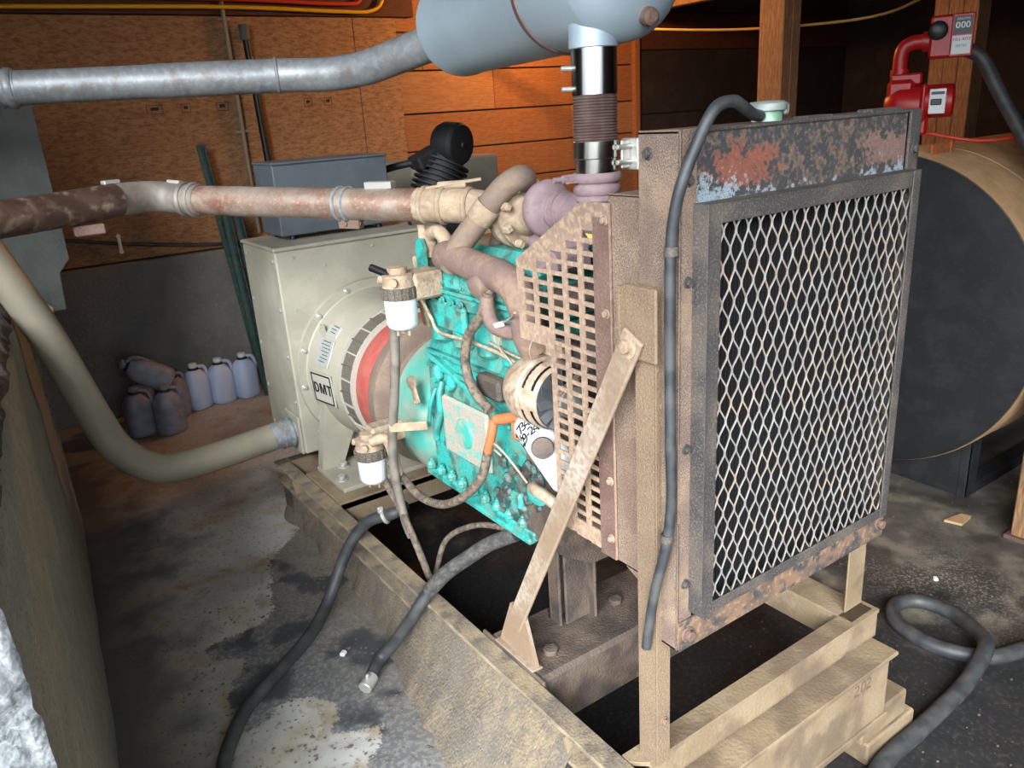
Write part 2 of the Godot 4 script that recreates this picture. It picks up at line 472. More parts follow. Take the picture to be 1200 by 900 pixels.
	M.tank_black = weather(Color(0.075, 0.08, 0.085), [[Color(0.14, 0.145, 0.15), 7, 0.58, 0.12, 223], [Color(0.2, 0.19, 0.18), 30, 0.74, 0.06, 224, 0.5]], 0.75, 0.0, 0.8, 30, 2)
	M.tank_tan = weather(Color(0.72, 0.57, 0.4), [[Color(0.62, 0.5, 0.36), 5, 0.52, 0.14, 226], [Color(0.78, 0.63, 0.46), 9, 0.6, 0.1, 227]], 0.85, 0.0, 0.8, 60, 2)
	M.red = weather(Color(0.68, 0.07, 0.08), [[Color(0.55, 0.1, 0.1), 8, 0.58, 0.12, 229]], 0.4, 0.0, 2.0, 30, 0)
	M.label_white = plain(Color(0.82, 0.83, 0.82), 0.5)
	M.label_black = plain(Color(0.04, 0.04, 0.045), 0.4)
	M.green_post = weather(Color(0.06, 0.2, 0.17), [[Color(0.12, 0.3, 0.26), 8, 0.56, 0.12, 231], [Color(0.3, 0.22, 0.16), 10, 0.68, 0.06, 232]], 0.5, 0.1, 1.5, 50, 1)
	M.jug = plain(Color(0.74, 0.79, 0.88), 0.4)
	M.jug.backlight_enabled = true
	M.jug.backlight = Color(0.2, 0.22, 0.25)
	M.jug_dull = weather(Color(0.52, 0.53, 0.57), [[Color(0.45, 0.45, 0.47), 6, 0.55, 0.12, 234]], 0.5, 0.0, 2.0, 30, 0)
	M.cap_black = plain(Color(0.03, 0.03, 0.035), 0.5)
	M.yellow = plain(Color(0.85, 0.66, 0.1), 0.5)
	M.redcord = plain(Color(0.72, 0.22, 0.14), 0.5)
	M.paletwine = plain(Color(0.76, 0.6, 0.35), 0.8)
	M.cap_green = weather(Color(0.38, 0.52, 0.42), [[Color(0.7, 0.74, 0.68), 10, 0.54, 0.1, 236]], 0.6, 0.1, 2.0, 40, 1)
	M.cap_pale = weather(Color(0.52, 0.54, 0.52), [[Color(0.46, 0.52, 0.48), 10, 0.54, 0.1, 237]], 0.5, 0.2, 2.0, 40, 1)
	M.bulb = plain(Color(1, 0.85, 0.6), 0.3)
	M.bulb.emission_enabled = true
	M.bulb.emission = Color(1.0, 0.7, 0.4)
	M.bulb.emission_energy_multiplier = 3.0


func peeling() -> StandardMaterial3D:
	var w := 1024
	var h := 224
	var a := field(512, 7, 401)
	var b := field(512, 22, 402)
	var c := field(512, 70, 403)
	var img := Image.create(w, h, false, Image.FORMAT_RGB8)
	for j in h:
		for i in w:
			var u := float(i) / w
			var v := float(j) / h
			var k := ((j & 511) * 512) + (i & 511)
			var na := a[k] / 255.0
			var nb := b[k] / 255.0
			var nc := c[k] / 255.0
			var m := na * 0.45 + nb * 0.35 + nc * 0.2
			var col := Color(0.2, 0.2, 0.205).lerp(Color(0.36, 0.32, 0.29), smoothstep(0.4, 0.62, m))
			col = col.lerp(Color(0.44, 0.33, 0.25), smoothstep(0.5, 0.66, nb * 0.6 + na * 0.4) * 0.7)
			# rusty run near the left, a bare pinkish patch near the right
			var d1 := Vector2((u - 0.19) * 3.4, (v - 0.5) * 1.7).length()
			col = col.lerp(Color(0.5, 0.28, 0.21), smoothstep(0.06, -0.02, d1 - 0.5 + (0.55 - m) * 1.5) * 0.85)
			var d2 := Vector2((u - 0.93) * 3.0, (v - 0.5) * 1.9).length()
			col = col.lerp(Color(0.47, 0.36, 0.32), smoothstep(0.08, -0.04, d2 - 0.5 + (0.52 - m) * 1.2) * 0.85)
			# blue-grey primer along the lower edge
			var edge := 0.98 - 0.3 * smoothstep(0.35, 0.0, u) - 0.18 * smoothstep(0.6, 0.9, u) - (0.12 if u < 0.45 else 0.05)
			col = col.lerp(Color(0.52, 0.57, 0.6), smoothstep(0.0, 0.05, v - edge + (m - 0.5) * 1.1) * 0.9)
			col = col.lerp(Color(0.2, 0.2, 0.2), smoothstep(0.64, 0.7, nc) * 0.6)
			col = col.lerp(Color(0.66, 0.58, 0.47), smoothstep(0.72, 0.78, nc * 0.6 + nb * 0.4) * 0.8)
			img.set_pixel(i, j, col)
	var mt := StandardMaterial3D.new()
	mt.albedo_texture = ImageTexture.create_from_image(img)
	mt.roughness = 0.7
	return mt


func floor_y(x: float, z: float) -> float:
	var back := smoothstep(-3.4, -3.9, z)
	return 0.25 * max(1.0 - smoothstep(0.98, 1.3, x), back)


func _ready() -> void:
	rng.seed = 77
	# ------------------------------------------------ camera, sky, lights, exposure
	var cam := Camera3D.new()
	cam.name = "camera"
	add_child(cam)
	cam.position = Vector3(0, 1.9, 0)
	cam.rotation = Vector3(-0.33038567, -0.58741601, -0.06613375)
	cam.fov = rad_to_deg(2.0 * atan(450.0 / 921.782))
	cam.near = 0.05
	cam.current = true
	var we := WorldEnvironment.new()
	we.name = "world_environment"
	var e := Environment.new()
	e.background_mode = Environment.BG_SKY
	var sky := Sky.new()
	var sm_ := ProceduralSkyMaterial.new()
	sm_.sky_top_color = Color(0.72, 0.8, 0.92)
	sm_.sky_horizon_color = Color(0.88, 0.93, 1.0)
	sm_.ground_bottom_color = Color(0.4, 0.41, 0.41)
	sm_.ground_horizon_color = Color(0.58, 0.6, 0.61)
	sm_.sky_energy_multiplier = 1.0
	sky.sky_material = sm_
	e.sky = sky
	e.background_energy_multiplier = 1.8
	e.tonemap_mode = Environment.TONE_MAPPER_LINEAR
	e.tonemap_exposure = 1.7
	e.sdfgi_enabled = true
	e.ssao_enabled = true
	e.ssil_enabled = true
	we.environment = e
	add_child(we)
	var sun := DirectionalLight3D.new()
	sun.name = "sun_through_haze"
	sun.light_color = Color(0.94, 0.97, 1.0)
	sun.light_energy = 2.4
	sun.light_angular_distance = 40.0
	sun.shadow_enabled = true
	add_child(sun)
	sun.look_at_from_position(Vector3(-3.4, 3.9, 2.2), Vector3(0, 1.2, -1.0))

	make_materials()
	build_shell()
	build_wall_things()
	build_skid()
	build_generator()
	build_radiator()
	build_engine()
	build_exhaust()
	build_tank()
	build_floor_things()


# ---------------------------------------------------------------- the building
func floor_texture(n: int, x0: float, x1: float, z0: float, z1: float) -> StandardMaterial3D:
	# bare concrete with an oil stain of its own outline; black oil under the machine
	var a := field(512, 5, 301)
	var b := field(512, 14, 302)
	var c := field(512, 60, 303)
	var d := field(512, 120, 304)
	var edge := PackedVector2Array([Vector2(0.90, -3.10), Vector2(0.78, -2.99), Vector2(0.73, -2.94), Vector2(0.66, -2.79), Vector2(0.61, -2.65), Vector2(0.60, -2.58), Vector2(0.53, -2.51), Vector2(0.47, -2.50), Vector2(0.40, -2.50), Vector2(0.33, -2.48), Vector2(0.34, -2.40), Vector2(0.43, -2.35), Vector2(0.40, -2.27), Vector2(0.36, -2.25), Vector2(0.34, -2.17), Vector2(0.33, -2.10), Vector2(0.29, -2.03), Vector2(0.33, -2.00), Vector2(0.37, -2.01), Vector2(0.43, -2.05), Vector2(0.49, -2.06), Vector2(0.54, -2.03), Vector2(0.59, -1.96), Vector2(0.57, -1.89), Vector2(0.52, -1.85), Vector2(0.59, -1.81), Vector2(0.67, -1.79), Vector2(0.61, -1.73), Vector2(0.56, -1.69), Vector2(0.6, -1.3), Vector2(1.2, -0.9), Vector2(1.2, -3.3)])
	var img := Image.create(n, n, false, Image.FORMAT_RGB8)
	for j in n:
		var z := z0 + (z1 - z0) * (j + 0.5) / n
		for i in n:
			var x := x0 + (x1 - x0) * (i + 0.5) / n
			var u := int(x * 340.0) & 511
			var w := int(z * 340.0) & 511
			var u2 := int(x * 120.0) & 511
			var w2 := int(z * 120.0) & 511
			var nb := b[w2 * 512 + u2] / 255.0
			var na := a[w2 * 512 + u2] / 255.0
			var nc := c[w * 512 + u] / 255.0
			var nd := d[w * 512 + u] / 255.0
			var col := Color(0.7, 0.685, 0.65).lerp(Color(0.59, 0.575, 0.54), smoothstep(0.35, 0.7, na))
			# damp dirt along the foot of the low wall
			var damp := smoothstep(0.5, 0.1, x + (nb - 0.5) * 0.35 + (na - 0.5) * 0.3 + (z + 3.0) * 0.05)
			if z < -4.6: damp *= 0.5
			col = col.lerp(Color(0.64, 0.59, 0.5), smoothstep(0.5, 0.75, nb) * 0.7)
			col = col.lerp(Color(0.45, 0.34, 0.25), smoothstep(0.6, 0.78, nb * 0.6 + na * 0.4) * 0.55)
			col = col.lerp(Color(0.19, 0.185, 0.18).lerp(Color(0.26, 0.23, 0.21), nb), damp * 0.75)
			var oil := 0.0
			if x < 1.1 and z > -3.3 and z < -0.8:
				var p := Vector2(x + (nb - 0.5) * 0.05 + (nc - 0.5) * 0.04, z + (na - 0.5) * 0.05 + (nd - 0.5) * 0.03)
				oil = 1.0 if Geometry2D.is_point_in_polygon(p, edge) else 0.0
				if oil < 0.5:
					# a rusty rim outside the stain
					var q := Vector2(p.x + 0.05, p.y)
					if Geometry2D.is_point_in_polygon(q, edge): col = col.lerp(Color(0.5, 0.4, 0.27), 0.35 * smoothstep(0.35, 0.6, nb))
			if x >= 1.05 and z > -3.5:
				# the right-hand floor: oil-black near the skid, bare and dusty further off
				var far := smoothstep(2.3, 3.3, x - 0.8 * (z + 1.2) * 0.6 + (nb - 0.5) * 1.2 + (na - 0.5) * 0.8)
				oil = 1.0 - far
				col = Color(0.33, 0.31, 0.28).lerp(Color(0.46, 0.42, 0.36), smoothstep(0.45, 0.7, nb))
				col = col.lerp(Color(0.2, 0.17, 0.14), smoothstep(0.5, 0.72, na) * 0.8)
				var salt := smoothstep(0.55, 0.15, Vector2((x - 2.85) * 1.1, z + 1.25).length() + (nb - 0.5) * 0.5)
				col = col.lerp(Color(0.62, 0.6, 0.55), salt * smoothstep(0.5, 0.72, nc * 0.5 + nd * 0.5) * 0.9)
				var blk := Color(0.085, 0.08, 0.078).lerp(Color(0.16, 0.14, 0.12), smoothstep(0.5, 0.75, nc))
				blk = blk.lerp(Color(0.6, 0.58, 0.52), smoothstep(0.83, 0.87, nd) * 0.6)
				col = col.lerp(blk, oil)
			elif oil > 0.0:
				var blk2 := Color(0.38, 0.38, 0.38).lerp(Color(0.52, 0.505, 0.48), smoothstep(0.45, 0.7, nc))
				blk2 = blk2.lerp(Color(0.45, 0.4, 0.33), smoothstep(0.5, 0.9, x - 0.15 * (z + 2.2)) * 0.5)
				blk2 = blk2.lerp(Color(0.2, 0.205, 0.225), smoothstep(0.52, 0.7, nb) * 0.8)
				blk2 = blk2.lerp(Color(0.65, 0.62, 0.56), smoothstep(0.84, 0.88, nd) * 0.7)
				col = blk2
			col = col.lerp(Color(0.25, 0.22, 0.19), smoothstep(0.7, 0.8, nc) * 0.4)
			img.set_pixel(i, j, col)
	var m := StandardMaterial3D.new()
	m.albedo_texture = ImageTexture.create_from_image(img)
	m.roughness = 0.8
	m.texture_repeat = false
	return m


func build_shell() -> void:
	# the floor, higher on the left, with an uneven surface
	var f := FastNoiseLite.new()
	f.seed = 9
	f.frequency = 2.2
	f.fractal_octaves = 4
	var g := FastNoiseLite.new()
	g.seed = 10
	g.frequency = 11.0
	g.fractal_octaves = 2
	var x0 := -2.2
	var x1 := 8.0
	var z0 := -5.5
	var z1 := 2.4
	var nx := 340
	var nz := 264
	var st := S()
	var H := func(x: float, z: float) -> float: return floor_y(x, z) + f.get_noise_2d(x, z) * 0.005 + g.get_noise_2d(x, z) * (0.005 if x > 0.4 and z > -3.0 else 0.0015)
	st.set_smooth_group(SMOOTH)
	for i in nx:
		for j in nz:
			var p: Array[Vector3] = []
			var uv: Array[Vector2] = []
			for k in [[0, 0], [1, 0], [1, 1], [0, 1]]:
				var x: float = x0 + (x1 - x0) * (i + k[0]) / nx
				var z: float = z0 + (z1 - z0) * (j + k[1]) / nz
				p.append(V(x, H.call(x, z), z))
				uv.append(Vector2((x + 0.6) / 5.0, (z + 5.3) / 5.0))
			for k in [0, 1, 2, 0, 2, 3]:
				st.set_uv(uv[k])
				st.add_vertex(p[k])
	st.generate_normals()
	var fm := floor_texture(1600, -0.6, 4.4, -5.3, -0.3)
	var fl := MeshInstance3D.new()
	fl.mesh = st.commit()
	fl.material_override = fm
	fl.name = "floor"
	add_child(fl)
	fl.set_meta("kind", "structure")
	taken["floor"] = 0
	# thickness below it
	st = S()
	bx(st, V(x0, -0.5, z0), V(x1, -0.06, z1), 0)
	struct("trim_1", st, M.concrete)

	# back wall: concrete footing, plywood sheets, planks, a header board and dark boards
	st = S()
	bx(st, V(-2.2, -0.1, -5.5), V(8.0, 4.2, -5.33), 0)
	var wall := struct("wall_back", st, M.dark_board)
	st = S()
	bx(st, V(-2.2, -0.1, -5.4), V(3.2, 1.19, -5.26), 0.008)
	part("concrete_footing", st, M.concrete, wall)
	for s in [[-2.2, 0.31, 1.2, 2.57], [0.315, 2.44, 1.2, 2.57], [2.445, 2.76, 1.62, 2.57]]:
		st = S()
		bx(st, V(s[0], s[2], -5.33), V(s[1], s[3], -5.3), 0.002)
		part("plywood_sheet", st, M.ply, wall)
	for q in [[1.28, 0.05], [1.1, 0.09], [1.5, 0.07], [2.06, 0.05], [2.2, 0.05]]:
		st = S()
		var sw: float = q[1]
		for e in [[0.0, 0.024, sw, 0.003], [0.0, -0.024, sw, 0.003], [-sw / 2, 0.0, 0.003, 0.05], [sw / 2, 0.0, 0.003, 0.05], [0.0, 0.004, sw * 0.5, 0.018]]:
			box(st, V(q[0] + e[0], 2.055 + e[1], -5.2995), V(e[2], e[3], 0.0016), 0)
		part("mill_stamp", st, M.ink, wall)
	st = S()
	bx(st, V(-2.2, 2.575, -5.35), V(2.9, 2.86, -5.28), 0.004)
	part("header_board", st, M.header, wall)
	var y := 0.4
	var row := 0
	for h in [0.26, 0.26, 0.25, 0.255, 0.255, 0.26, 0.29, 0.25, 0.27, 0.26, 0.25, 0.26, 0.26]:
		var cuts := [2.05, 3.55, 5.0]
		if row % 3 == 1: cuts = [2.05, 2.95, 5.0]
		elif row % 3 == 2: cuts = [2.05, 4.3, 5.0]
		for i in cuts.size() - 1:
			st = S()
			var dz := rng.randf_range(0.0, 0.006)
			bx(st, V(cuts[i] + 0.002, y + 0.005, -5.345), V(cuts[i + 1] - 0.002, y + h - 0.006, -5.316 + dz), 0.003)
			for k in 3:
				var nx2: float = cuts[i] + 0.12 + k * 0.4
				if nx2 < cuts[i + 1] - 0.05:
					for dy in [0.06, h - 0.06]: cyl(st, V(nx2, y + dy, -5.318 + dz), V(nx2, y + dy, -5.313 + dz), 0.006, 6)
			part("plank", st, M.plank_pale if (row + i) % 3 == 0 else M.plank, wall)
		y += h
		row += 1
	# darker boards to the right of the planks
	y = 0.0
	for h in [0.6, 0.62, 0.6, 0.52, 0.3, 0.3, 0.28, 0.4, 0.4]:
		st = S()
		bx(st, V(5.02, y + 0.004, -5.345), V(8.0, y + h - 0.004, -5.3), 0.004)
		part("dark_board", st, M.header if y > 2.3 and y < 2.6 else M.dark_board, wall)
		y += h
	st = S()
	bx(st, V(4.97, 0.0, -5.34), V(5.03, 4.0, -5.27), 0.004)
	part("corner_batten", st, M.plank, wall)

	st = S()
	bx(st, V(8.0, -0.5, -5.5), V(8.15, 4.2, 2.4), 0)
	struct("wall_right", st, M.dark_board)
	st = S()
	bx(st, V(-1.35, -0.1, -5.4), V(-1.2, 4.2, -1.9), 0)
	struct("wall_left", st, M.dark_board)
	st = S()
	bx(st, V(1.3, -0.5, 0.75), V(8.15, 4.2, 0.9), 0)
	bx(st, V(-1.6, 2.9, 0.75), V(1.3, 4.2, 0.9), 0)
	struct("wall_front", st, M.dark_board)
	st = S()
	bx(st, V(-1.6, 4.0, -5.6), V(8.2, 4.15, 0.9), 0)
	struct("ceiling", st, M.header)
	# a rafter running towards the door, its end above the planks
	st = S()
	bx(st, V(4.86, 2.6, -5.26), V(4.95, 2.8, 0.74), 0.004)
	var raf := struct("trim_2", st, M.stud)
	tag(raf, "orange-lit wooden rafter at the top right above the plank wall", "rafter")

	# the low concrete wall with its broken end
	var st2 := S()
	var ff := FastNoiseLite.new()
	ff.seed = 21
	ff.frequency = 7.0
	ff.fractal_octaves = 4
	var a := V(-0.06, 0.2, -1.18)
	var dir := V(0.109, 0, -1.51).normalized()
	var side := V(-1, 0, -0.072).normalized()
	# side face, slightly uneven, as a grid
	st2.set_smooth_group(SMOOTH)
	var L := 2.65
	var nu := 60
	var nv := 60
	var P := func(i: int, j: int) -> Vector3:
		var t := L * i / nu
		var h := 1.13 * j / nv
		var p: Vector3 = a + dir * t + Vector3.UP * h
		p += side * (ff.get_noise_2d(t * 0.3, h * 0.8) * 0.006 + 0.02 * (h / 1.13))
		if i == 0: p += dir * (ff.get_noise_2d(h * 5.0, 3.0) * 0.03)
		if j == nv: p += side * absf(ff.get_noise_2d(t * 3.0, 9.0)) * 0.03
		return p
	for i in nu:
		for j in nv:
			quad(st2, P.call(i, j), P.call(i + 1, j), P.call(i + 1, j + 1), P.call(i, j + 1), -side)
	var wallm := struct("wall_low", st2, M.lowwall)
	# broken end: rough grid facing the door
	st2 = S()
	st2.set_smooth_group(SMOOTH)
	var ne := 50
	var me := 60
	var Q := func(i: int, j: int) -> Vector3:
		var s := 0.5 * i / ne
		var h := 1.13 * j / me
		var p: Vector3 = a + side * s + Vector3.UP * h + side * (0.02 * (h / 1.13))
		if i == 0: p = P.call(0, j)
		else: p += -dir * (ff.get_noise_3d(s * 3.0, h * 3.0, 4.0) * 0.035 + 0.015)
		return p
	for i in ne:
		for j in me:
			quad(st2, Q.call(i, j), Q.call(i + 1, j), Q.call(i + 1, j + 1), Q.call(i, j + 1), -dir)
	part("broken_end", st2, M.broken, wallm)
	st2 = S()
	st2.set_smooth_group(SMOOTH)
	var T := func(i: int, j: int) -> Vector3:
		var t := L * i / nu
		var s := 0.5 * j / 12.0
		var p: Vector3 = a + dir * t + side * s + Vector3.UP * (1.13 + ff.get_noise_2d(t * 2.0, s * 3.0) * 0.03 + (0.03 if j > 0 else 0.0))
		if j == 0: p = P.call(i, nv)
		return p
	for i in nu:
		for j in 12:
			quad(st2, T.call(i, j), T.call(i + 1, j), T.call(i + 1, j + 1), T.call(i, j + 1), Vector3.UP)
	part("dirt_cover", st2, M.topdirt, wallm)
	st2 = S()
	var b0: Vector3 = a + side * 0.5
	quad(st2, b0, b0 + dir * L, b0 + dir * L + Vector3.UP * 1.13, b0 + Vector3.UP * 1.13, side)
	var e0: Vector3 = a + dir * L
	quad(st2, e0, e0 + side * 0.5, e0 + side * 0.5 + Vector3.UP * 1.13, e0 + Vector3.UP * 1.13, dir)
	part("rear_face", st2, M.lowwall, wallm)


func build_wall_things() -> void:
	# grey sheet-metal duct hanging at the left
	var t := thing("sheet_metal_duct", "grey sheet metal duct with a folded edge hanging behind the pipes at far left", "duct", V(0.1, 1.2, -4.0))
	var st := S()
	prism(st, PackedVector2Array([Vector2(-1.0, 1.2), Vector2(0.29, 1.2), Vector2(0.3, 2.08), Vector2(-1.0, 2.08)]), V(0, 0, -4.3), V(1, 0, 0), V(0, 1, 0), V(0, 0, 1), 0.3)
	part("duct_body", st, M.sheet, t)
	st = S()
	prism(st, PackedVector2Array([Vector2(0.25, 1.2), Vector2(0.3, 1.2), Vector2(0.31, 1.36), Vector2(0.36, 1.42), Vector2(0.36, 2.07), Vector2(0.25, 2.07)]), V(-0.01, 0, -3.995), V(1, 0, 0), V(0, 1, 0), V(0, 0, 1), 0.012)
	part("folded_edge", st, M.sheet, t)

	st = S()
	cyl(st, V(1.589, 2.66, -5.27), V(1.594, 1.264, -5.27), 0.013, 12)
	t = thing("wall_conduit", "pale upright conduit pipe clipped to the plywood wall", "conduit", V(1.59, 1.26, -5.27))
	part("pipe", st, M.pvc, t)
	for yy in [2.55, 1.9]:
		st = S()
		box(st, V(1.591, yy, -5.285), V(0.075, 0.016, 0.028), 0.003)
		for s in [-0.028, 0.028]: bolt(st, V(1.591 + s, yy, -5.272), V(0, 0, 1), 0.005)
		part("pipe_clip", st, M.steel, t)
	t = thing("black_pole", "black pole with a grey capped top leaning on the plywood wall", "pole", V(1.74, 0.3, -5.2))
	st = S()
	cyl(st, V(1.74, 0.27, -5.2), V(1.7, 2.44, -5.26), 0.022, 12)
	part("shaft", st, M.cap_black, t)
	st = S()
	cyl(st, V(1.7, 2.43, -5.26), V(1.698, 2.52, -5.262), 0.032, 12)
	part("end_cap", st, M.sheet, t, "grey cap at the top")
	t = thing("wall_cable", "black cable clipped along the foot of the plywood wall", "cable", V(1.0, 1.25, -5.27))
	st = S()
	tube(st, sm([V(0.1, 1.4, -5.28), V(0.46, 1.364, -5.28), V(0.75, 1.308, -5.28), V(1.2, 1.24, -5.26), V(1.68, 1.206, -5.26), V(2.0, 1.22, -5.26)]), 0.012, 8)
	part("sheath", st, M.rubber, t)
	for c in [V(0.745, 1.308, -5.27), V(1.48, 1.22, -5.245)]:
		st = S()
		box(st, c, V(0.02, 0.07, 0.03), 0.004)
		for s in [-0.045, 0.045]: cyl(st, c + V(0, s, 0.0), c + V(0, s, 0.012), 0.014, 10)
		part("cable_clip", st, M.label_white, t)

	# cords across the header board
	st = S()
	tube(st, sm([V(-0.6, 2.585, -5.25), V(0.43, 2.6, -5.25), V(1.6, 2.615, -5.25), V(2.3, 2.6, -5.25), V(2.56, 2.605, -5.25), V(2.66, 2.68, -5.25), V(2.68, 2.85, -5.25)]), 0.012, 8)
	single("yellow_cord", st, M.yellow, "yellow cord looped along the dark header board above the plywood", "cord", V(1.6, 2.58, -5.25))
	st = S()
	tube(st, sm([V(-0.6, 2.63, -5.25), V(0.43, 2.655, -5.25), V(1.6, 2.66, -5.25), V(2.35, 2.645, -5.25), V(2.5, 2.68, -5.25), V(2.55, 2.85, -5.25)]), 0.013, 8)
	single("red_cord", st, M.redcord, "red cord running above the yellow cord on the header board", "cord", V(1.6, 2.63, -5.25))
	st = S()
	tube(st, sm([V(3.2, 2.5, -5.1), V(3.9, 2.45, -4.7), V(4.27, 2.35, -3.98), V(4.47, 2.31, -3.5), V(4.6, 2.3, -2.9), V(5.0, 2.41, -2.8), V(5.3, 2.56, -2.7), V(5.6, 2.8, -2.6)]), 0.008, 8)
	single("pale_cord", st, M.paletwine, "thin pale cord sagging across the upright timber post at upper right", "cord", V(4.6, 2.3, -2.9))

	# timber posts
	t = thing("timber_post", "orange-lit timber post standing behind the radiator", "post", V(4.35, 0, -3.4))
	st = S()
	bx(st, V(4.28, 0, -3.44), V(4.36, 4.0, -3.26), 0.004)
	part("timber", st, M.stud, t)
	st = S()
	bx(st, V(4.361, 0, -3.43), V(4.44, 4.0, -3.26), 0.004)
	part("timber", st, M.stud, t)
	t = thing("timber_post", "built-up brown timber post behind the red fuel pump", "post", V(5.9, 0, -3.05))
	for k in 3:
		st = S()
		bx(st, V(5.82, 0, -3.2 + k * 0.1), V(5.98, 4.0, -3.102 + k * 0.1), 0.004)
		part("timber", st, M.stud, t)
	t = thing("timber_post", "red-brown timber post standing at the right edge in front of the tank", "post", V(3.52, 0, -1.25))
	st = S()
	bx(st, V(3.45, 0.0, -1.32), V(3.59, 4.0, -1.18), 0.006)
	part("timber", st, M.stud, t)
	st = S()
	bx(st, V(3.43, 0.0, -1.34), V(3.61, 0.02, -1.16), 0.004)
	part("foot_plate", st, M.brownrust, t)

	# a bare bulb hangs up behind the muffler, out of the picture
	t = thing("hanging_bulb", "bare warm bulb hanging from the ceiling near the plank wall", "lamp", V(3.7, 2.82, -4.5))
	st = S()
	lathe(st, V(3.7, 2.78, -4.5), V(0, 1, 0), [Vector2(0, 0), Vector2(0.006, 0.02), Vector2(0.03, 0.034), Vector2(0.06, 0.028), Vector2(0.085, 0.015), Vector2(0.09, 0)], 16)
	part("bulb_glass", st, M.bulb, t)
	st = S()
	cyl(st, V(3.7, 2.865, -4.5), V(3.7, 2.93, -4.5), 0.02, 12)
	cyl(st, V(3.7, 2.93, -4.5), V(3.7, 4.0, -4.5), 0.005, 8)
	part("lamp_holder", st, M.cap_black, t)
	var ol := OmniLight3D.new()
	ol.name = "bulb_light"
	ol.light_color = Color(1.0, 0.7, 0.4)
	ol.light_energy = 1.4
	ol.omni_range = 14.0
	ol.omni_attenuation = 2.0
	ol.light_size = 0.04
	ol.shadow_enabled = true
	ol.position = V(0, -0.1, 0)
	t.add_child(ol)

	# steel fence posts leaning against the footing
	var tops := [V(1.3, 1.84, -5.2), V(1.36, 1.46, -5.13), V(1.43, 1.42, -5.13), V(1.49, 1.0, -5.1)]
	var feet := [V(1.42, 0.25, -5.12), V(1.39, 0.25, -4.98), V(1.46, 0.25, -4.98), V(1.53, 0.25, -4.98)]
	var says := ["tallest dark green steel fence post leaning on the back wall", "dark green fence post leaning left of the tallest one, its foot nearest the jugs", "dark green fence post leaning between the tallest and the shortest one", "shortest dark green fence post leaning nearest the generator"]
	for i in 4:
		t = thing("fence_post", says[i], "fence post", feet[i], "green fence posts leaning on the wall")
		st = S()
		bar(st, feet[i], tops[i], 0.055, 0.007, V(1, 0, 0.2))
		bar(st, feet[i] + V(0, 0, 0.014), tops[i] + V(0, 0, 0.014), 0.01, 0.03, V(1, 0, 0.2))
		part("rail", st, M.green_post, t)
		st = S()
		for k in 14:
			var p: Vector3 = feet[i].lerp(tops[i], 0.1 + 0.06 * k)
			box(st, p + V(0, 0, 0.03), V(0.016, 0.014, 0.012), 0.003)
		var studs := part("studs", st, M.green_post, t)
		studs.set_meta("kind", "stuff")


# ---------------------------------------------------------------- the skid
func channel(st: SurfaceTool, z0: float, z1: float, xw: float, open: float, y0: float, y1: float, fl := 0.052) -> void:
	# web at xw, flanges reaching to xw + open * fl
	bx(st, V(xw - 0.005, y0, z0), V(xw + 0.005, y1, z1), 0.002)
	for y in [y0 + 0.005, y1 - 0.006]:
		bx(st, V(xw, y - 0.006, z0), V(xw + open * fl, y + 0.006, z1), 0.003)


